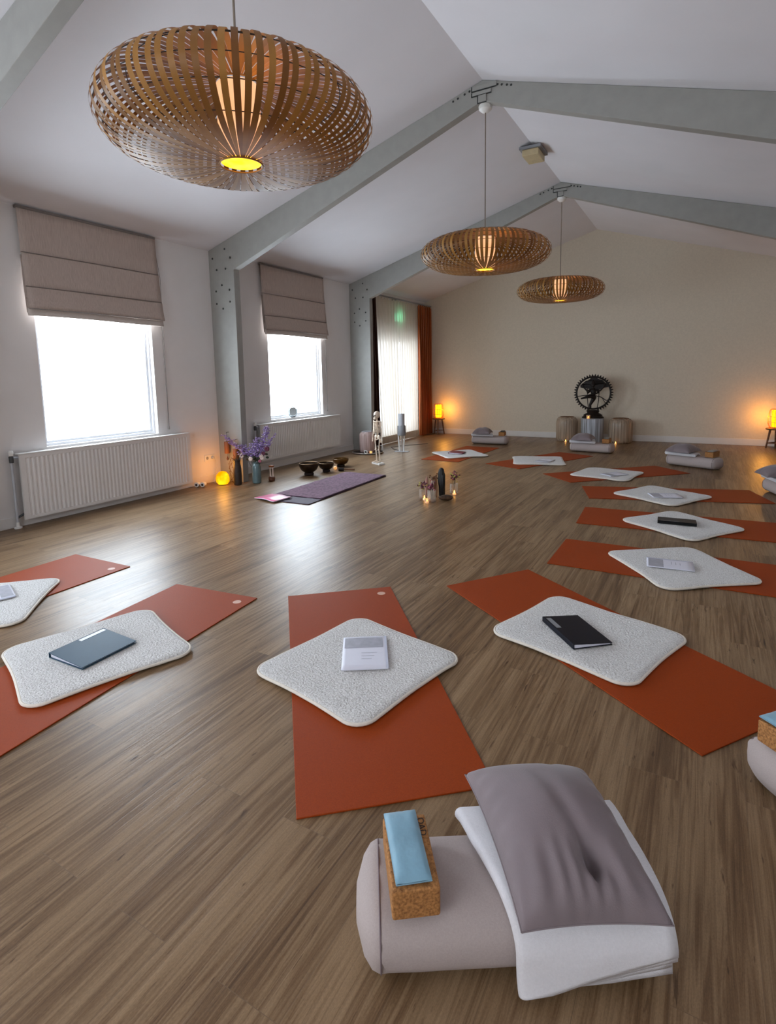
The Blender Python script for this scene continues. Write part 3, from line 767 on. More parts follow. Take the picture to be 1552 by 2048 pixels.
# folders: spine on local -x
ring_folder(5.212, 2.885, 41, .212, .33, M['navy'], 'navy ring folder with white pages lying on a fleece pad', lab=(-.10, -.072, .02, .14, M['grey_plastic']))
ring_folder(5.585, 5.497, 93, .20, .31, M['black'], 'black binder lying on a fleece pad', lab=(-.09, -.075, -.02, .13, M['grey_plastic']))
ring_folder(3.090, 1.563, 2, .262, .30, M['teal'], 'petrol blue folder with white label on a fleece pad', lab=(-.124, -.100, .0, .142, M['paper']))
ring_folder(2.087, 8.803, 6, .24, .25, M['purple_book'], 'plum-coloured book on the farthest fleece pad', cat='book')

# ------------------------------------------------------------------ prop piles
def superell(hw, H, n, ang):
    c_, s_ = math.cos(ang), math.sin(ang)
    return (hw*math.copysign(abs(c_)**(2/n), c_), H/2+H/2*math.copysign(abs(s_)**(2/n), s_))
BL, BW, BH = .74, .148, .165
def bolster(par_loc, rz, label):
    t = thing('bolster', label, 'bolster', par_loc, rz, 'lilac-grey yoga bolsters')
    b = MB(); n = 40; xs = [-1, -.985, -.95, -.90, -.86, -.84, -.8, -.6, -.4, -.2, 0, .2, .4, .6, .8, .84, .86, .9, .95, .985, 1]
    vs = []; fs = []
    for u in xs:
        e = abs(u); k = 1.0
        if e > .84: k = max(.30, math.sqrt(max(0, 1-((e-.84)/.16)**2.2)))*.985+.012
        for i in range(n):
            y, z = superell(BW*k, BH*(k if k < 1 else 1), 2.7, 2*PI*i/n)
            z += BH*(1-k)/2 if k < 1 else 0
            wr = .002*noise.noise((u*6, y*18, z*18))
            if .8 < e < .95: wr += .003*math.sin(i*2.3+u*3)
            vs.append((u*BL/2, y+wr, max(z+wr*.6, .001)))
    for j in range(len(xs)-1):
        for i in range(n): fs.append((j*n+i, j*n+(i+1) % n, (j+1)*n+(i+1) % n, (j+1)*n+i))
    fs.append(tuple(range(n))[::-1]); fs.append(tuple((len(xs)-1)*n+i for i in range(n)))
    b.add(vs, fs).build('bolster_cover', M['bolster'], t, smooth=60)
    for sgn in (-1, 1):
        lp = []
        for i in range(n+2):
            y, z = superell(BW*1.003, BH*1.004, 2.7, 2*PI*i/n); lp.append((sgn*BL/2*.845, y, max(z, .002)))
        MB().tube(lp, .0022, 6, cap=False).build('piping', M['bolster_seam'], t)
    return t
def blanket(loc, rz, label, x0=-.048, x1=.35):
    t = thing('folded_blanket', label, 'blanket', loc, rz, 'white folded blankets over the bolsters')
    base = [(.150, .158), (.125, .1655), (.10, .168)]
    for a in (74, 82, 90, 98, 106, 114, 122, 130, 138, 146, 154, 162, 170, 178):
        y, z = superell(BW+.002, BH+.004, 2.7, R_(a)); base.append((y, z-.002))
    y, z = base[-1]
    base += [(y-.001, z-.02), (y-.003, z-.045), (y-.008, .018), (y-.013, .006)]
    m = len(base); nrm = []
    for i in range(m):
        a = base[max(i-1, 0)]; c_ = base[min(i+1, m-1)]
        ty, tz = c_[0]-a[0], c_[1]-a[1]; l = math.hypot(ty, tz); n_ = (tz/l, -ty/l)
        nrm.append(n_)
    def at(k):
        i = min(int(k), m-2); f = k-i
        b0, b1, n0, n1 = base[i], base[i+1], nrm[i], nrm[i+1]
        return [b0[q]*(1-f)+b1[q]*f for q in (0, 1)]+[n0[q]*(1-f)+n1[q]*f for q in (0, 1)]
    def sheet(path, nm, vend, th):
        """path: list of (x, d) across the fold, lofted along the drape"""
        b = MB(); nv = 44
        def fn(u, v):
            k = u*(len(path)-1); i = min(int(k), len(path)-2); f = k-i
            x = path[i][0]*(1-f)+path[i+1][0]*f; d = path[i][1]*(1-f)+path[i+1][1]*f
            xr = max(0, min(1, (x-x0)/(x1-x0)))
            ve = vend(xr, d)
            y, z, ny, nz = at(v*(m-1)*ve)
            w_ = .0025*noise.noise((x*9, v*7, 3))*min(1, d*40)
            return (x-.29*y*(1-xr)-.02*y*xr, y+ny*(d+w_), max(z+nz*(d+w_), .0035+.006))
        b.grid(len(path), nv, fn)
        return b.build(nm, M['blanket'], t, smooth=70, solid=th)
    r = .0125; c0 = x0+r
    xs = [x1+(c0-x1)*i/12 for i in range(13)]
    path = [(x, .0085) for x in xs]+[(c0-r*math.sin(PI*k/8), .0085+r-r*math.cos(PI*k/8)) for k in range(1, 8)]+[(x, .0085+2*r) for x in xs[::-1]]
    sheet(path, 'outer_fold', lambda xr, d: .985-(.20*xr if d > .02 else .06*xr), .009)
    sheet([(x1-.006+(c0-.002-x1)*i/12, .0168) for i in range(13)], 'inner_fold', lambda xr, d: .985-.105*xr, .0068)
    sheet([(x1+.004+(c0+.002-x1)*i/12, .0252) for i in range(13)], 'inner_fold', lambda xr, d: .985-.15*xr, .0068)
    return t
def cushion(loc, rz, label, seed=0, drop=0, H=.098):
    t = thing('velvet_cushion', label, 'cushion', loc, rz, 'mauve-grey velvet cushions on the piles')
    n = 57
    RL, RR, FL, FR = Vector((-.050, .250, .222)), Vector((.303, .243, .220)), Vector((-.008, -.205, .206)), Vector((.325, -.207, .204))
    def pos(u, v, side):
        U, V = u*2-1, v*2-1
        uu = .5+.5*U*(1-.055*(1-V*V)); vv = .5+.5*V*(1-.05*(1-U*U))
        p = (FL*(1-uu)+FR*uu)*(1-vv)+(RL*(1-uu)+RR*uu)*vv
        x, y = p.x, p.y
        p.z += .026*(1-V*V)**.8*(1-.5*U*U)
        e = max(0, 1-U*U)*max(0, 1-V*V)
        hh = H*e**.40
        # off-centre tuft and the crease running to it
        dx, dy = x-.185, y+.105
        pit = math.exp(-(dx/.024)**2-(dy/.034)**2)
        s_ = (y+.10)/.20; cx = .185-.05*max(0, s_)
        crease = math.exp(-((x-cx)/(.014+.016*max(0, s_)))**2)*(1 if 0 < s_ < 1 else math.exp(-(min(abs(s_), abs(s_-1))/.18)**2))*(1-.55*max(0, min(1, s_)))
        bowl_ = math.exp(-(math.hypot(dx, dy)/.11)**2)
        notch = math.exp(-((U-.30)/.10)**2)*max(0, V)**8
        z = hh-.050*pit-.016*crease-.018*bowl_*e**.2-.02*notch*(1-V*V)**.1
        z += .004*noise.noise((x*7+seed, y*7, 2))*e**.3
        ef = max(0, min(1, (-V-.35)/.5))*max(0, 1-V**10)*max(0, 1-U**6)
        z += .0065*ef*math.sin(U*21+dx*30+2.2*math.sin(U*4+seed)+V*3*U)
        es = max(0, min(1, (abs(U)-.72)/.2))*max(0, 1-U**10)*max(0, 1-V**6)
        z += .0035*es*math.sin(V*24+seed)
        return (x, y, p.z+(z if side else -.10*hh))
    b = MB(); b.grid(n, n, lambda u, v: pos(u, v, 1)); b.grid(n, n, lambda u, v: pos(u, v, 0))
    b.build('cushion_cover', M['velvet'], t, smooth=75)
    seam = [pos(i/20, 0, 0) for i in range(21)]+[pos(1, i/20, 0) for i in range(1, 21)]+[pos(1-i/20, 1, 0) for i in range(1, 21)]+[pos(0, 1-i/20, 0) for i in range(1, 21)]
    MB().tube(seam, .0022, 5, cap=False).build('seam', M['velvet'], t)
    return t
def block(loc, rz, label, letters=False):
    t = thing('cork_block', label, 'yoga block', loc, rz, 'cork yoga blocks on the bolsters')
    MB().box((-.056, -.108, 0), (.056, .108, .075)).build('block_body', M['cork'], t, smooth=0, bevel=.006, seg=3)
    if letters:  # part-covered dark print running along the edge of the top face
        cu = bpy.data.curves.new('letters', 'FONT'); cu.body = 'OAD'; cu.size = .026; cu.extrude = .0002; cu.align_x = 'CENTER'
        tmp = bpy.data.objects.new('tmp', cu); COL.objects.link(tmp)
        dg = bpy.context.evaluated_depsgraph_get(); me = bpy.data.meshes.new_from_object(tmp.evaluated_get(dg))
        bpy.data.objects.remove(tmp)
        o = bpy.data.objects.new('printed_letters', me); COL.objects.link(o); me.materials.append(M['print_dark']); o.parent = t
        o.location = (.033, .065, .0754); o.rotation_euler = (0, 0, -PI/2)
    return t
def eye_pillow(loc, rz, label, m=None):
    t = thing('eye_pillow', label, 'eye pillow', loc, rz, 'satin eye pillows on the cork blocks')
    b = MB(); nx, ny = 13, 25
    def f(side):
        def fn(u, v):
            U, V = u*2-1, v*2-1; e = (1-U**4)*(1-V**4)
            z = .010*max(e, 0)**.5+.0015*noise.noise((U*3, V*6, 1))
            return (U*.041, V*.104, (.0105+z) if side else .0015+.004*(1-max(e, 0)**.5))
        return fn
    b.grid(nx, ny, f(1)); b.grid(nx, ny, f(0))
    b.build('pillow_cover', m or M['eye'], t, smooth=70)
    hem = [(-.041, -.104, .008), (.041, -.104, .008), (.041, .104, .008), (-.041, .104, .008), (-.041, -.104, .008)]
    MB().tube(hem, .0016, 5).build('seam', m or M['eye'], t)
    return t
def pile(cx, cy, deg, place, full=True, letters=False, eye_m=None, cush=True, seed=0, eyedark=False, bx=0):
    rz = R_(deg); ca, sa = math.cos(rz), math.sin(rz)
    W = lambda lx, ly, z: (cx+lx*ca-ly*sa, cy+lx*sa+ly*ca, z)
    bolster(W(0, 0, .0008), rz, 'lilac-grey bolster '+place)
    if cush:
        blanket(W(0, 0, .0008), rz, 'white folded blanket draped over the bolster '+place)
        cushion(W(0, 0, .0), rz, 'mauve-grey velvet cushion on top of the pile '+place, seed=seed)
    block(W(-.236+bx, -.022, .169), rz+R_(4), 'cork yoga block on the bolster '+place, letters)
    eye_pillow(W(-.243+bx, -.018, .245), rz+R_(6), ('blue satin eye pillow on the block ' if not eyedark else 'folded eye pillow on the block ')+place, eye_m)
pile(5.350, 1.220, 31.8, 'nearest the viewpoint', letters=True)
pile(6.268, 2.262, 42, 'behind the navy-folder mat', seed=3, bx=-.06)
pile(6.61, 7.25, 107, 'at the picture edge, lamp-stool end', seed=5)
M['eye_dim'] = pm('greyed_satin', (150, 146, 140), .5, var=.08)
M['eye_dark'] = pm('charcoal_satin', (60, 56, 52), .5, var=.08)
pile(5.67, 9.02, 154, 'between the altar and the lamp stool', seed=7, eye_m=M['eye_dim'], eyedark=True)
pile(4.10, 10.04, 174, 'in front of the bronze statue', seed=9, eye_m=M['eye_dim'], eyedark=True)
pile(2.10, 10.47, 185, 'behind the mat with the plum book', seed=11, eye_m=M['eye_dark'], eyedark=True)

# ------------------------------------------------------------------ teacher's place
t = thing('exercise_mat', 'dark violet exercise mat under the mauve towel', 'yoga mat', (1.655, 5.62, .0006), R_(2.4))
MB().box((-.34, -.93, 0), (.34, .92, .010)).build('mat_sheet', M['lilac_mat'], t, smooth=0, bevel=.003)
t = thing('towel', 'mauve towel spread over the dark exercise mat by the singing bowls', 'towel', (1.655, 5.745, .0118), R_(2.4))
def tw(u, v):
    return ((u-.5)*.655, (v-.5)*1.60, .004+.010*abs(noise.noise((u*3, v*7, 3)))+.004*noise.noise((u*9, v*20, 1)))
MB().grid(30, 60, tw).build('terry_cloth', M['towel'], t, smooth=80, solid=.004)
t = thing('magazine', 'pink magazine on the corner of the mauve mat', 'magazine', (1.475, 4.76, .0125), R_(-11))
def mg(dz):
    return lambda u, v: ((u-.5)*.36, (v-.5)*.26, dz+.012*math.sin(PI*u)**2+.022*max(0, u-.75)*2*(.3+.7*v))
MB().grid(18, 6, mg(.006)).build('cover', M['pink_cover'], t, smooth=80, solid=.002)
MB().grid(18, 6, mg(.002)).build('pages', M['paper'], t, smooth=80, solid=.005)

def bowl(x, y, r, h, m, label):
    t = thing('singing_bowl', label, 'singing bowl', (x, y, .0006), 0, 'bronze singing bowls beside the mauve towel')
    MB().lathe([(r*.42, 0), (r*.5, .012), (r*.46, h*.22)], 28).build('cushion_ring', M['bowl_cushion'], t)
    z0 = h*.22+.001
    pr = [(.001, z0), (r*.45, z0+.004), (r*.78, z0+h*.22), (r*.96, z0+h*.5), (r*1.0, h*.9), (r*.99, h), (r*.94, h), (r*.94, h*.9), (r*.88, z0+h*.5), (r*.7, z0+h*.26), (r*.4, z0+.014), (.001, z0+.012)]
    MB().lathe(pr, 36, cap=False).build('bowl_body', m, t, smooth=50)
    MB().ring((0, 0, h), r*.965, r*.035, 36, 8).build('rim', M['brass'], t)
    return t
bowl(.90, 6.18, .140, .172, M['brass_dark'], 'largest dark bronze singing bowl, nearest the flower vases')
bowl(.97, 6.50, .115, .135, M['brass_dark'], 'middle bronze singing bowl')
bowl(.90, 6.98, .125, .125, M['brass'], 'bronze singing bowl nearest the skeleton model')
t = thing('mallet', 'dark wooden mallet lying beside the bowls', 'mallet', (1.19, 6.67, .0006), R_(35))
MB().tube([(-.02, 0, .022), (.14, 0, .018)], .012, 10).build('handle', M['wood_stool'], t)
MB().tube([(-.10, 0, .026), (-.08, 0, .026), (-.02, 0, .026)], [.02, .026, .024], 12).build('mallet_head', M['bowl_cushion'], t)
t = thing('felt_ball', 'small cream ball between the bowls and the mallet', 'ball', (.99, 6.70, .0006))
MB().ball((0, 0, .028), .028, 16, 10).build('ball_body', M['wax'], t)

# ------------------------------------------------------------------ skeleton model
t = thing('skeleton_model', 'small anatomical skeleton model on a white stand', 'skeleton model', (1.32, 7.40, .0006), R_(-28))
S = .844
B = M['bone']
b = MB().box((-.11, -.05, 0), (.12, .055, .03)); b.build('base', M['white_plastic'], t, smooth=0, bevel=.004)
MB().tube([(0, .03, .03), (0, .03, .5)], .006, 8).build('pole', M['grey_plastic'], t)
sk = MB(); sk.ball((0, 0, .785), .052, 18, 12, (.86, 1.05, 1.08)); sk.ball((0, -.03, .738), .034, 14, 8, (.9, .9, .8))
skull = sk.build('skull', B, t, smooth=60)
ey = MB()
for s_ in (-1, 1): ey.ball((s_*.018, -.050, .772), .012, 10, 6)
ey.ball((0, -.058, .750), .007, 8, 6); ey.build('eye_socket', M['wire'], skull)
MB().tube([(-.02, -.045, .722), (0, -.058, .716), (.02, -.045, .722)], .008, 8).build('jaw', B, skull)
sp = MB()
for i in range(26):
    z = .46+.265*i/25; sp.ball((0, .012*math.sin(i/25*PI*2), z), .0115, 8, 6, (1.1, 1, .55))
sp.tube([(0, .0, .45), (0, .008, .73)], .007, 8); sp.build('spine', B, t)
rb = MB()
for i in range(9):
    z = .665-.020*i; w_ = .050+.022*math.sin(PI*(i+1.2)/10)
    for s_ in (-1, 1):
        rb.tube([(s_*.008, .012, z+.012), (s_*w_*.8, .028, z+.010), (s_*w_, -.008, z-.004), (s_*w_*.7, -.044, z-.014), (s_*.010, -.050 if i < 7 else -.045, z-.016)], .0045, 6)
rb.tube([(0, -.052, .66), (0, -.054, .52)], .008, 8)
rb.build('ribcage', B, t)
cl = MB()
for s_ in (-1, 1): cl.tube([(0, -.045, .675), (s_*.05, -.03, .685), (s_*.10, .0, .688)], .006, 6); cl.box((s_*.06-.022, .022, .60), (s_*.06+.022, .030, .672))
cl.build('shoulder_girdle', B, t)
pv = MB()
for s_ in (-1, 1):
    pv.ball((s_*.042, .0, .435), .034, 12, 8, (1.0, .55, 1.0)); pv.tube([(s_*.04, -.01, .41), (s_*.018, -.025, .392), (0, -.03, .398)], .008, 8)
pv.ball((0, .016, .435), .022, 10, 8, (1, .6, 1.4)); pv.build('pelvis', B, t)
for s_ in (-1, 1):
    a = MB(); a.tube([(s_*.104, 0, .688), (s_*.114, .0, .60), (s_*.118, .004, .545)], [.011, .0065, .009], 8)
    a.tube([(s_*.116, .0, .545), (s_*.122, -.006, .47), (s_*.124, -.01, .425)], [.008, .005, .006], 8); a.tube([(s_*.124, .004, .545), (s_*.130, .0, .47), (s_*.130, -.006, .425)], [.006, .004, .005], 8)
    for k in range(4): a.tube([(s_*.127+(k-1.5)*.006, -.008, .42), (s_*.128+(k-1.5)*.008, -.012, .385), (s_*.128+(k-1.5)*.009, -.016, .355)], .0032, 6)
    a.tube([(s_*.127-s_*.01, -.012, .415), (s_*.112, -.024, .39)], .0032, 6)
    a.build('arm', B, t)
    l = MB(); l.tube([(s_*.062, 0, .415), (s_*.07, 0, .40), (s_*.058, -.004, .32), (s_*.046, -.004, .235)], [.013, .012, .0085, .014], 8)
    l.ball((s_*.046, -.014, .228), .011, 8, 6); l.tube([(s_*.046, 0, .222), (s_*.046, .004, .13), (s_*.046, .008, .055)], [.013, .008, .008], 8); l.tube([(s_*.058, .004, .212), (s_*.058, .01, .06)], .0045, 8)
    l.build('leg', B, t)
    ft = MB(); ft.tube([(s_*.046, .022, .042), (s_*.047, -.01, .046), (s_*.05, -.04, .038)], [.012, .013, .01], 8)
    for k in range(4): ft.tube([(s_*.05+(k-1.5)*.008, -.034, .040), (s_*.05+(k-1.5)*.010, -.068, .035)], .0038, 6)
    ft.build('foot', B, t)

# round tray with lantern, candle and little frame
t = thing('round_tray', 'round dark tray with pewter rim behind the skeleton model', 'tray', (.50, 8.43, .0006))
MB().lathe([(.001, 0), (.26, 0), (.285, .018), (.27, .018), (.255, .008), (.001, .008)], 48, cap=False).build('tray_dish', M['tray_dark'], t)
MB().ring((0, 0, .020), .28, .008, 56, 8).build('rim', M['tray_rim'], t)
def barrel(x, y, z, r, h, m, label, ribs, grp=None, base=None):
    t = thing('barrel_lantern', label, 'lantern', (x, y, z), 0, grp)
    pr = [(r*.86, 0), (r*.95, h*.04), (r, h*.12), (r, h*.78), (r*.95, h*.90), (r*.80, h*.975), (r*.66, h)]
    MB().lathe(pr, ribs*4, cap=False, rfun=lambda a, z: 1+.018*math.cos(a*ribs)).build('ribbed_body', m, t, smooth=60)
    MB().ring((0, 0, h), r*.66, .007, 40, 6).build('top_ring', base or M['wood_stool'], t)
    MB().lathe([(.001, .001), (r*.84, .001), (r*.84, .012), (.001, .012)], 32, cap=False).build('base_plate', base or M['wood_stool'], t)
    return t
barrel(.44, 8.50, .0095, .135, .37, M['lantern_rose'], 'rosy ribbed glass lantern on the round tray', 22, base=M['pale_grey'])
def tealight(x, y, z, label, glass=True, r=.028, grp='lit tealights', h=.05):
    t = thing('tealight', label, 'candle', (x, y, z), 0, grp)
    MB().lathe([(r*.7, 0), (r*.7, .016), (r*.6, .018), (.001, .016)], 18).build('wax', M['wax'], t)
    MB().lathe([(.001, .020), (r*.26, .026), (r*.22, .036), (.001, .052)], 12, cap=False).build('flame', M['flame'], t)
    if glass: MB().lathe([(r*.8, .0004), (r, .004), (r*1.05, h), (r*.98, h), (r*.93, .006)], 20, cap=False).build('glass_cup', M['clear_glass'], t)
    return t
tealight(.66, 8.27, .0095, 'tealight glowing on the round tray', r=.03)
t = thing('photo_frame', 'tiny white frame standing on the round tray', 'frame', (.60, 8.20, .021), R_(-25))
f = MB()
for a, b in (((-.045, -.006, 0), (-.033, .006, .06)), ((.033, -.006, 0), (.045, .006, .06)), ((-.033, -.006, 0), (.033, .006, .012)), ((-.033, -.006, .048), (.033, .006, .06))): f.box(a, b)
f.build('frame_border', M['white_plastic'], t, smooth=0)
MB().box((-.033, .0, .012), (.033, .004, .048)).build('backing', M['tray_dark'], t, smooth=0)

# grey cylinder stand
t = thing('cylinder_stand', 'grey and white cylinder on white legs before the sheer curtains', 'floor stand', (1.0, 8.80, .0006), R_(15))
MB().box((-.13, -.05, 0), (.13, .05, .010)).build('base_plate', M['pale_grey'], t, smooth=0, bevel=.004)
for lx, ly in ((-.055, -.02), (.055, -.02), (0, .03)):
    MB().tube([(lx*.7, ly, .010), (lx, ly, .30)], .012, 10).build('leg', M['white_plastic'], t)
MB().lathe([(.001, .30), (.072, .30), (.076, .31), (.076, .47), (.070, .48), (.001, .48)], 28, cap=False).build('collar', M['grey_plastic'], t)
MB().lathe([(.058, .481), (.058, .69), (.052, .695), (.001, .695)], 28).build('upper_cylinder', M['pale_grey'], t)
t = MB().tube([(1.0, 8.85, .006), (.75, 8.98, .006), (.52, 9.25, .006), (.66, 9.6, .006), (.95, 10.0, .006)], .005, 6).build('floor_cable', M['cord_grey'])
tag(t, 'thin dark cable trailing over the floor by the curtains', 'cable')

# ------------------------------------------------------------------ corner lamps on stools
def stool(x, y, rz, hh, label):
    t = thing('stool', label, 'stool', (x, y, .0006), rz, 'small wooden stools with lamps')
    MB().lathe([(.001, hh-.03), (.135, hh-.03), (.148, hh-.022), (.150, hh-.006), (.142, hh), (.001, hh)], 32, cap=False).build('seat', M['wood_stool'], t)
    for k in range(3):
        a = k*2*PI/3+.5; MB().tube([(.14*math.cos(a), .14*math.sin(a), 0), (.085*math.cos(a), .085*math.sin(a), hh-.0305)], [.013, .018], 10).build('leg', M['wood_stool'], t)
    st = MB()
    P3 = [(.126*math.cos(k*2*PI/3+.5), .126*math.sin(k*2*PI/3+.5), .09) for k in range(3)]
    st.tube([P3[0], P3[1]], .009, 8); st.tube([P3[1], P3[2]], .009, 8); st.build('stretcher', M['wood_stool'], t)
    return t
def cage_lamp(x, y, z, label):
    t = thing('table_lamp', label, 'lamp', (x, y, z), 0, 'amber bamboo lamps on stools')
    MB().lathe([(.001, 0), (.10, 0), (.10, .012), (.001, .012)], 28, cap=False).build('base', M['cage'], t)
    MB().lathe([(.070, .02), (.072, .16), (.072, .31)], 28, cap=False).build('shade', M['shade_glow'], t, solid=.002)
    cg = MB()
    for k in range(14):
        a = 2*PI*k/14; c_, s_ = math.cos(a), math.sin(a)
        cg.tube([(.095*c_, .095*s_, .012), (.125*c_, .125*s_, .08), (.125*c_, .125*s_, .20), (.105*c_, .105*s_, .30), (.085*c_, .085*s_, .33)], .0028, 5)
    for r, z_ in ((.095, .014), (.126, .10), (.126, .20), (.086, .33)): cg.ring((0, 0, z_), r, .0035, 32, 5)
    cg.build('bamboo_cage', M['cage'], t)
    ld = bpy.data.lights.new('corner_lamp_light', 'POINT'); ld.energy = 5.5; ld.color = (1, .42, .06); ld.shadow_soft_size = .06
    lo = bpy.data.objects.new('corner_lamp_light', ld); COL.objects.link(lo); lo.location = (x+(.17 if x < 3 else -.17), y-.04, z+.20)
    return t
stool(.42, 11.70, .3, .376, 'wooden stool in the corner by the rust curtain')
cage_lamp(.42, 11.70, .3775, 'glowing amber bamboo lamp beside the rust curtain')
stool(6.87, 11.66, .9, .352, 'wooden stool at the picture edge by the gable wall')
cage_lamp(6.87, 11.66, .3535, 'glowing amber bamboo lamp cut by the picture edge')

# ------------------------------------------------------------------ statue on stump
t = thing('wooden_stump', 'whitewashed timber drum carrying the bronze statue', 'pedestal', (3.86, 11.45, .0006))
MB().lathe([(.205, 0), (.21, .01), (.21, .46), (.205, .472), (.001, .474)], 48, rfun=lambda a, z: 1+.012*math.sin(a*9)+.008*math.sin(a*23)).build('drum', M['stump'], t)
t = thing('dancing_statue', 'dark bronze dancing figure inside a flaming ring', 'statue', (3.86, 11.49, .4755), R_(6))
BZ = M['bronze']
MB().lathe([(.001, 0), (.20, 0), (.20, .018), (.165, .045), (.175, .06), (.14, .085), (.105, .10), (.11, .125), (.125, .14), (.10, .155), (.001, .16)], 28, cap=False, rfun=lambda a, z: 1+.03*math.cos(a*12)).xf(Matrix.Diagonal((1, .66, 1, 1))).build('lotus_base', BZ, t)
rz0 = .495; rr = .315
rg = MB().ring((0, 0, rz0), rr, .017, 64, 8, 'y')
ringo = rg.build('halo_ring', BZ, t)
for k in range(40):
    a = -PI/2+.28+(2*PI-.56)*k/39
    q = MB().lathe([(.014, 0), (.017, .012), (.010, .028), (.001, .045)], 8).xf(Matrix.Translation((0, 0, rz0)) @ Matrix.Rotation(-(a-PI/2), 4, 'Y') @ Matrix.Translation((0, 0, rr+.012)))
    q.build('flame_finial', BZ, ringo)
bd = MB()
H0 = .49
bd.tube([(-.05, 0, .18), (-.055, -.01, .26), (-.02, -.02, .33), (.015, 0, .40)], [.022, .026, .036, .045], 10)           # standing bent leg
bd.tube([(-.05, -.0, .185), (-.085, -.03, .172)], [.02, .014], 8)
bd.tube([(.01, -.01, .40), (-.04, -.05, .43), (-.12, -.06, .415), (-.19, -.06, .395), (-.225, -.07, .385)], [.045, .038, .028, .018, .015], 10)  # raised leg crossing
bd.tube([(.012, 0, .39), (.005, 0, .44), (.0, -.005, .50), (-.005, -.01, .55), (-.005, -.01, .585)], [.050, .038, .050, .056, .03], 12)  # torso
bd.tube([(-.005, -.012, .58), (-.008, -.015, .61)], [.018, .018], 8)
bd.ball((-.01, -.018, .645), .037, 14, 10, (.9, .95, 1.15)); bd.tube([(-.01, -.01, .67), (-.01, -.005, .715), (-.01, 0, .75)], [.032, .022, .008], 10)
for s_ in (-1, 1):
    bd.tube([(s_*.05, 0, .555), (s_*.12, .0, .535), (s_*.18, -.01, .60), (s_*.20, -.015, .65)], [.022, .017, .013, .012], 8)   # raised arms
    bd.ball((s_*.205, -.018, .665), .018, 8, 6)
bd.tube([(.05, -.01, .55), (.10, -.05, .50), (.06, -.08, .49), (-.08, -.085, .455), (-.14, -.085, .43)], [.022, .018, .015, .013, .012], 8)
bd.tube([(-.05, -.01, .55), (-.105, -.04, .49), (-.115, -.07, .535), (-.115, -.075, .575)], [.022, .017, .014, .014], 8)
bd.build('dancing_body', BZ, t, smooth=70)
hr = MB()
for k in range(15):
    a = -1.25+2.5*k/14; s_, c_ = math.sin(a), math.cos(a)
    hr.tube([(-.01+.03*s_, .0, .655+.03*c_), (-.01+.11*s_, .005, .66+.07*c_), (.0+.20*s_, .005, .645+.10*c_), (.0+.245*s_, .0, .62+.11*c_)], [.016, .018, .016, .006], 7)
fan = [(-.245, .60), (-.25, .65), (-.20, .675), (-.15, .735), (-.09, .745), (-.055, .79), (.05, .795), (.09, .765), (.16, .745), (.215, .69), (.275, .665), (.285, .61), (.20, .595), (.12, .565), (.05, .545), (-.04, .545), (-.09, .575), (-.17, .585)]
hr.prism(fan, .004, .026, 'y')
hr.build('flying_hair', BZ, t)
sh = MB()
sh.tube([(-.085, .01, .17), (-.11, .01, .40), (-.115, .01, .62), (-.09, .01, .76)], .008, 6); sh.tube([(.07, .01, .17), (.10, .01, .35), (.105, .01, .60), (.09, .01, .77)], .008, 6)
sh.tube([(.04, -.01, .44), (.15, -.01, .41), (.24, 0, .345), (.295, 0, .37)], .009, 6); sh.tube([(-.05, -.01, .45), (-.17, 0, .445), (-.29, 0, .425)], .009, 6); sh.tube([(.16, 0, .405), (.22, 0, .30), (.27, 0, .335)], .007, 6)
sh.build('sash', BZ, t)
tealight(3.81, 11.285, .4755, 'tealight burning at the foot of the bronze statue', r=.035, h=.07)
barrel(3.36, 11.52, .0006, .205, .485, M['lantern_glass'], 'brown ribbed glass lantern on the curtain side of the statue', 26, 'brown ribbed lanterns beside the statue')
barrel(4.375, 11.52, .0006, .215, .475, M['lantern_glass'], 'brown ribbed glass lantern on the stool side of the statue', 26, 'brown ribbed lanterns beside the statue')
tealight(3.40, 11.24, .0006, 'tealight on the floor before the lantern on the curtain side', r=.03, glass=False)
tealight(4.33, 11.23, .0006, 'tealight on the floor before the lantern on the stool side', r=.03, glass=False)

# ------------------------------------------------------------------ flower corner by the column
t = thing('glow_lamp', 'round glowing orange lamp on the floor by the column', 'lamp', (.27, 5.15, .0006))
MB().lathe([(.055, 0), (.062, .004), (.001, .006)], 24).build('base', M['chime_dark'], t)
MB().lathe([(.001, .007), (.060, .008), (.084, .04), (.088, .085), (.078, .13), (.05, .165), (.02, .178), (.001, .180)], 28, cap=False, rfun=lambda a, z: 1+.02*math.sin(3*a+z*20)).build('glowing_globe', M['glow'], t)
ld = bpy.data.lights.new('glow_lamp_light', 'POINT'); ld.energy = 2.2; ld.color = (1, .40, .05); ld.shadow_soft_size = .06
lo = bpy.data.objects.new('glow_lamp_light', ld); COL.objects.link(lo); lo.location = (.30, 5.12, .27)
for i, (x, y, lb) in enumerate(((.085, 4.885, 'white spool-shaped gadget against the skirting, radiator side'), (.150, 4.925, 'white spool-shaped gadget next to the orange glow lamp'))):
    t = thing('spool', lb, 'spool', (x, y, .0006), R_(20), 'white spools by the skirting')
    MB().tube([(0, -.028, .033), (0, .028, .033)], .032, 22).build('spool_body', M['white_plastic'], t, bevel=.003)
    MB().tube([(0, -.0305, .033), (0, -.0285, .033)], .015, 16).build('hub', M['wire'], t)
t = thing('wall_socket', 'double white wall socket above the orange glow lamp', 'socket', (.001, 5.185, .338))
MB().box((0, -.085, -.042), (.010, .085, .042)).build('cover_plate', M['white_plastic'], t, smooth=0, bevel=.003)
for dy in (-.042, .042): MB().tube([(.0102, dy, 0), (.012, dy, 0)], .021, 18).build('outlet', M['grey_plastic'], t)
t = thing('plug_cable', 'thin cable with plug from the wall socket to the floor', 'cable', (.0135, 5.227, .338))
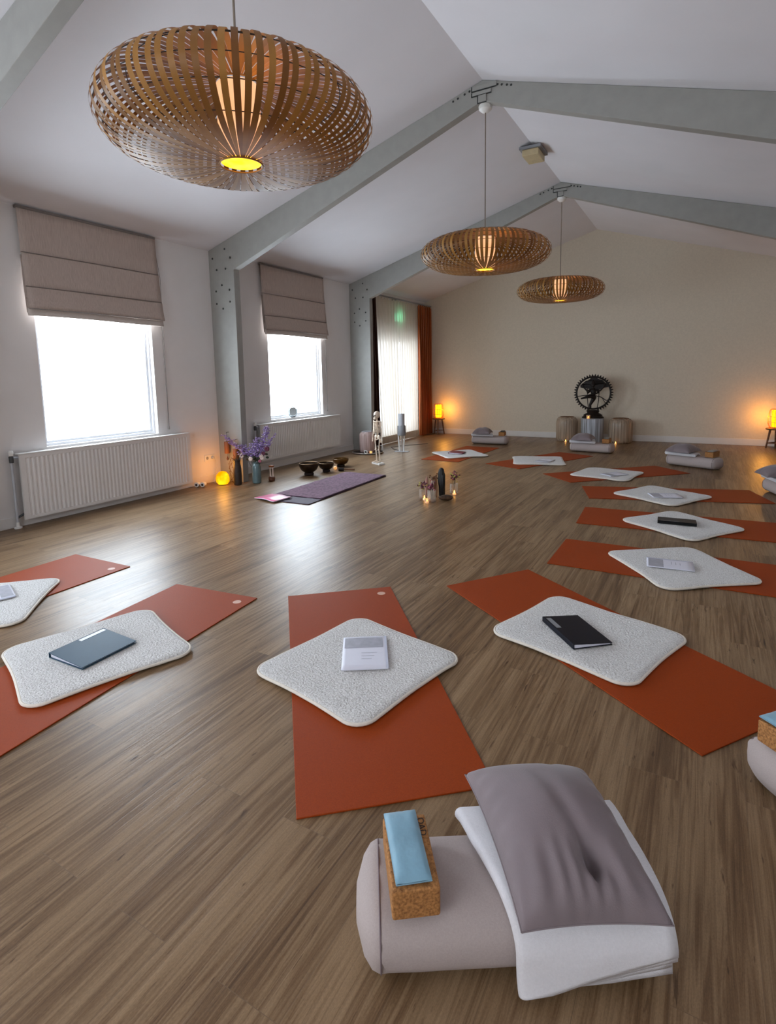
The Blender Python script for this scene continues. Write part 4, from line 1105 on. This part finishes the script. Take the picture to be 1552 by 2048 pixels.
MB().tube([(0, 0, 0), (.03, 0, 0)], .018, 14).build('plug', M['pale_grey'], t)
MB().tube([(.03, 0, 0), (.05, .008, -.02), (.045, .03, -.10), (.04, .0, -.2), (.05, -.04, -.32), (.08, -.05, -.332), (.18, -.04, -.332)], .003, 6).build('cable', M['pale_grey'], t)
def chime(x, z, y, label):
    t = thing('wind_chime', label, 'wind chime', (x, y, z), 0, 'bamboo wind chimes on the column')
    MB().lathe([(.033, 0), (.036, .006), (.036, .155), (.033, .16), (.001, .16)], 24, cap=True).build('resonator', M['chime'], t)
    MB().tube([(0, 0, .16), (0, 0, .28)], .002, 6).build('hanging_string', M['wire'], t)
    MB().tube([(0, 0, .28), (0, .02, .285), (0, 5.3725-y, .285)], .004, 6).build('hook', M['steel_dark'], t)
    MB().tube([(0, 0, .0), (0, 0, -.035)], .0015, 6).build('striker_string', M['wire'], t)
    MB().lathe([(.001, -.095), (.012, -.085), (.013, -.07), (.006, -.05), (.002, -.035)], 12, cap=False).build('striker_drop', M['chime_dark'], t)
    return t
chime(.196, .390, 5.325, 'bamboo wind chime hanging higher on the grey column')
chime(.345, .300, 5.33, 'bamboo wind chime hanging lower, behind the lilac flowers')
# dark vase
t = thing('bottle_vase', 'tall dark brown vase with dried vine beside the orange glow lamp', 'vase', (.47, 5.22, .0006))
MB().lathe([(.04, 0), (.052, .01), (.056, .12), (.052, .22), (.042, .29), (.046, .33), (.040, .33), (.036, .29), (.001, .02)], 26, cap=True).build('vase_body', M['brown_vase'], t)
vn = MB()
for k in range(5):
    a = k*1.3; pts = []
    for i in range(14):
        u = i/13; pts.append((-.05-.05*math.sin(u*2.5+k)-.012*k+.012*math.sin(u*17+k*2), -.03*math.cos(k)+.02*math.sin(u*11+k), .33*(1-u)+.02))
    vn.tube([(0, 0, .32)]+pts, .0025, 5)
    for i in range(1, 13, 2): vn.ball((pts[i][0]-.008, pts[i][1], pts[i][2]), .007, 6, 4, (1.4, 1, .6))
vn.build('dried_vine', M['dried'], t)
stp = MB()
for k in range(6): stp.tube([(0, 0, .05), (.02*math.cos(k), .02*math.sin(k), .30), (.07*math.cos(k*1.7)+.02, .05*math.sin(k*1.7), .40)], .003, 5)
stp.build('leafy_stem', M['stem'], t)
# teal vase with flowers
t = thing('flower_vase', 'smoky teal glass vase of lilac flower spikes by the column', 'vase of flowers', (.615, 5.42, .0006))
MB().lathe([(.05, 0), (.058, .008), (.061, .06), (.060, .22), (.050, .255), (.044, .265), (.048, .285), (.043, .285), (.040, .26), (.001, .05)], 28).build('vase_body', M['teal_glass'], t)
CAMR = Vector((.8693, .4939, 0))
def spike(base, tip, n, rad, mm, nm):
    a, b = Vector(base), Vector(tip); q = MB(); q2 = MB()
    for i in range(n):
        u = random.random()**.9; p = a.lerp(b, .28+.72*u)
        rd = rad*(1-.62*u)+.008
        an = random.uniform(0, 2*PI); d = Vector((math.cos(an), math.sin(an), random.uniform(-.3, .3)))*rd*random.uniform(.45, 1.35)
        (q if random.random() < .7 else q2).ball(p+d, random.uniform(.009, .015)*(1-.4*u), 6, 4, (1.2, 1.2, .7))
    q.tube([a.lerp(b, .26), a.lerp(b, .6), b], [rad*.2, rad*.16, .003], 7)
    o = q.build(nm, mm, t, smooth=60); q2.build('pale_blossom', M['lilac_pale'], o, smooth=60)
    MB().tube([(0, 0, .08), a.lerp(b, .12), b], [.003, .003, .0015], 5).build('stem', M['stem'], o)
def off(du, dz, dd=0):   # offset across the view and up
    return (CAMR.x*du+.49*dd*-1, CAMR.y*du+.86*dd*-1, dz)
spike(off(-.02, .28), off(-.36, .66, .06), 120, .055, M['lilac'], 'lilac_spike')
spike(off(-.01, .30), off(-.20, .52, -.03), 70, .050, M['lilac'], 'lilac_spike')
spike(off(.0, .28), off(.0, .54, .04), 90, .055, M['lilac'], 'lilac_spike')
spike(off(.03, .28), off(.155, .76, -.02), 150, .062, M['lilac'], 'lilac_spike')
spike(off(.02, .30), off(.08, .62, .05), 110, .055, M['lilac'], 'lilac_spike')
spike(off(.04, .30), off(.22, .66, -.06), 40, .030, M['lilac'], 'lilac_spike')
lf = MB()
for k in range(26):
    a = k*2.4; p = Vector(off(.05*math.cos(a)+random.uniform(-.08, .1), .32+random.uniform(-.02, .07), .05*math.sin(a)))
    lf.ball(p, .024, 6, 4, (1.2, .5, .7))
lf.build('leaf_cluster', M['stem'], t)
for (du, dz, mm, r_) in ((-.12, .37, 'petal_white', .030), (.0, .33, 'petal_white', .028), (.14, .37, 'petal_white', .030), (.22, .46, 'petal_plum', .032), (.17, .40, 'petal_plum', .026), (.12, .30, 'petal_pink', .02), (.15, .34, 'petal_white', .026)):
    q = MB(); c0 = Vector(off(du, dz, .07))
    for k in range(9):
        a = k*2*PI/8; q.ball(c0+Vector((CAMR.x*math.cos(a)*r_*.6, CAMR.y*math.cos(a)*r_*.6, math.sin(a)*r_*.6)) if k < 8 else c0, r_*.5, 7, 5)
    o = q.build('blossom', M[mm], t, smooth=60)
    MB().tube([(0, 0, .1), c0*.6+Vector((0, 0, .1)), c0], .0025, 5).build('stem', M['stem'], o)
t = thing('rod_chime', 'small pot with two white rods between the teal vase and the radiator', 'ornament', (.70, 5.62, .0006))
MB().lathe([(.03, 0), (.045, .015), (.045, .05), (.035, .06), (.001, .06)], 20).build('pot', M['chime_dark'], t)
for dx in (-.018, .018): MB().tube([(dx*.86, dx*.5, .06), (dx*.86, dx*.5, .19)], .007, 8).build('rod', M['petal_white'], t)
MB().box((-.03, -.02, .19), (.03, .02, .215)).build('top_bar', M['chime'], t, smooth=0)

# dish on the window sill
t = thing('frosted_dish', 'small rounded frosted dish standing on the window sill', 'dish', (-.025, 7.0, .7475))
def octo(s_):
    out = []
    for i in range(32):
        a = 2*PI*i/32; c_, sn = math.cos(a), math.sin(a); out.append((.104*s_*math.copysign(abs(c_)**.74, c_), .090+.080*s_*math.copysign(abs(sn)**.74, sn)))
    return out
MB().prism(octo(.86), -.008, .004, 'x').build('dish_face', M['frost'], t)
o8 = [(0, a, b) for a, b in octo(1.0)]
MB().tube(o8+[o8[0], o8[1]], .007, 8, cap=False).build('rim', M['frost_rim'], t)
MB().box((-.012, -.05, .0), (.012, .05, .010)).build('stand', M['frost_rim'], t, smooth=0)

# ------------------------------------------------------------------ floor altar in the middle
def sprig(t, c0, n, spread, mats_, nm='flower_head', hz=.06):
    for mm in mats_:
        q = MB()
        for i in range(n):
            p = Vector(c0)+Vector((random.gauss(0, spread), random.gauss(0, spread), random.gauss(0, hz*.5)))
            q.ball(p, random.uniform(.006, .012), 6, 4); q.tube([c0, tuple(p)], .0014, 4)
        q.ball(c0, spread*.7, 8, 5)
        q.build(nm, M[mm], t, smooth=60)
def jar(x, y, r, h, label, fl, flz, nm='flower_jar', candle=True):
    t = thing(nm, label, 'jar', (x, y, .0006), 0, 'little glass jars of the floor altar')
    MB().lathe([(r*.9, .0), (r, .006), (r, h*.85), (r*.94, h), (r*.88, h), (r*.92, h*.85), (r*.9, .010), (.001, .008)], 24, cap=False).build('glass', M['clear_glass'], t)
    MB().lathe([(r*.82, .009), (r*.82, .022), (.001, .022)], 20).build('sand', M['dried'], t)
    st = MB()
    for k in range(5): st.tube([(0, 0, .022), (.02*math.cos(k*1.4), .02*math.sin(k*1.4), flz)], .002, 5)
    st.build('stem', M['stem'], t)
    sprig(t, (0, 0, flz), 16, .028, fl)
    return t
jar(3.02, 5.52, .036, .11, 'glass jar of yellow-green sprigs at the altar', ('petal_yellow', 'petal_plum'), .145)
tealight(3.075, 5.462, .0006, 'tealight beside the jar of yellow-green sprigs', r=.026, glass=False)
jar(3.185, 5.415, .048, .135, 'glass jar of plum flowers at the front of the altar', ('petal_plum', 'petal_pink'), .175)
tealight(3.165, 5.340, .0006, 'tealight before the jar of plum flowers', r=.026)
jar(3.235, 5.93, .050, .115, 'glass jar of pink dried flowers behind the black stone', ('petal_pink', 'petal_yellow', 'petal_plum'), .20)
tealight(3.272, 5.852, .0006, 'tealight before the jar of pink dried flowers', r=.030, glass=False)
jar(3.06, 5.74, .026, .17, 'slim glass jar with brown leaves at the altar', ('dried',), .20)
t = thing('rock', 'rough brown rock at the foot of the black stone', 'rock', (3.30, 5.555, .0006), .4)
q = MB().ball((0, 0, .03), .075, 14, 9, (1.1, .75, .42))
q.v = [(a*(1+.18*noise.noise((a*18, b*18, c_*18))), b*(1+.18*noise.noise((a*18, b*18, 4))), max(c_, 0)) for a, b, c_ in q.v]
q.build('rock_body', M['brown_stone'], t, smooth=25)
t = thing('black_stone', 'tall black rough stone standing at the floor altar', 'stone', (3.178, 5.70, .0006), R_(-20))
q = MB()
rng = random.Random(3)
for (dx, dy, h0, h1, r0) in ((0, 0, .0, .335, .034), (-.022, .004, .12, .315, .026), (.022, -.004, .10, .27, .026), (.004, .016, .0, .29, .028), (-.016, -.012, .14, .30, .022), (.034, 0, .13, .21, .015)):
    pr = [(r0*.8, h0), (r0, h0+.03), (r0*1.02, h1-.04), (r0*.8, h1-.012), (r0*.3, h1)]
    q.lathe(pr, 9, (dx, dy, 0), rfun=lambda a, z: 1+.12*noise.noise((a*2, z*14, dx*90)))
q.build('stone_body', M['black_stone'], t, smooth=20)
t = thing('pink_crystal', 'slim rosy crystal point standing behind the altar jars', 'crystal', (3.02, 5.64, .0006), .3)
MB().lathe([(.016, 0), (.018, .02), (.017, .20), (.003, .235)], 6).build('crystal_body', M['pink_stone'], t, smooth=0)
t = thing('dried_leaf', 'curled dark brown dried leaf leaning at the altar', 'leaf', (3.105, 5.665, .0006), R_(-25))
MB().grid(9, 9, lambda u, v: ((u-.5)*.09*(1-abs(v-.35))-.02*v+.02, .012*math.sin(u*4)+.03*v, .0+.24*v+.0)).build('leaf_blade', M['dried'], t, smooth=60, solid=.002)

# ------------------------------------------------------------------ world, fill light, camera
w = bpy.data.worlds.new('world'); SC.world = w; w.use_nodes = True
bg = w.node_tree.nodes['Background']; bg.inputs['Color'].default_value = (.8, .9, 1, 1); bg.inputs['Strength'].default_value = .5

cd = bpy.data.cameras.new('camera'); cam = bpy.data.objects.new('camera', cd); COL.objects.link(cam); SC.camera = cam
cd.sensor_fit = 'HORIZONTAL'; cd.sensor_width = 36; cd.lens = 1102.941/1552*36
cd.shift_y = (889.003-1024)/1552; cd.clip_start = .05
right = Vector((.8693175867973892, .49390562446419156, -.0185517494431237)); up = Vector((-.04616370849079622, .11850851243305494, .9918793497695578)); fwd = Vector((-.49209332987060517, .8614017451825491, -.12582204931298135))
cam.matrix_world = Matrix(((right.x, up.x, -fwd.x, 5.73706), (right.y, up.y, -fwd.y, 0), (right.z, up.z, -fwd.z, 1.404476), (0, 0, 0, 1)))

SC.view_settings.view_transform = 'Standard'
SC.view_settings.look = 'None'
SC.view_settings.exposure = .42
SC.cycles.max_bounces = 7; SC.cycles.diffuse_bounces = 4; SC.cycles.transparent_max_bounces = 12
SC.cycles.use_adaptive_sampling = True; SC.cycles.adaptive_threshold = .06
SC.cycles.sample_clamp_indirect = 4
SC.cycles.caustics_reflective = False; SC.cycles.caustics_refractive = False
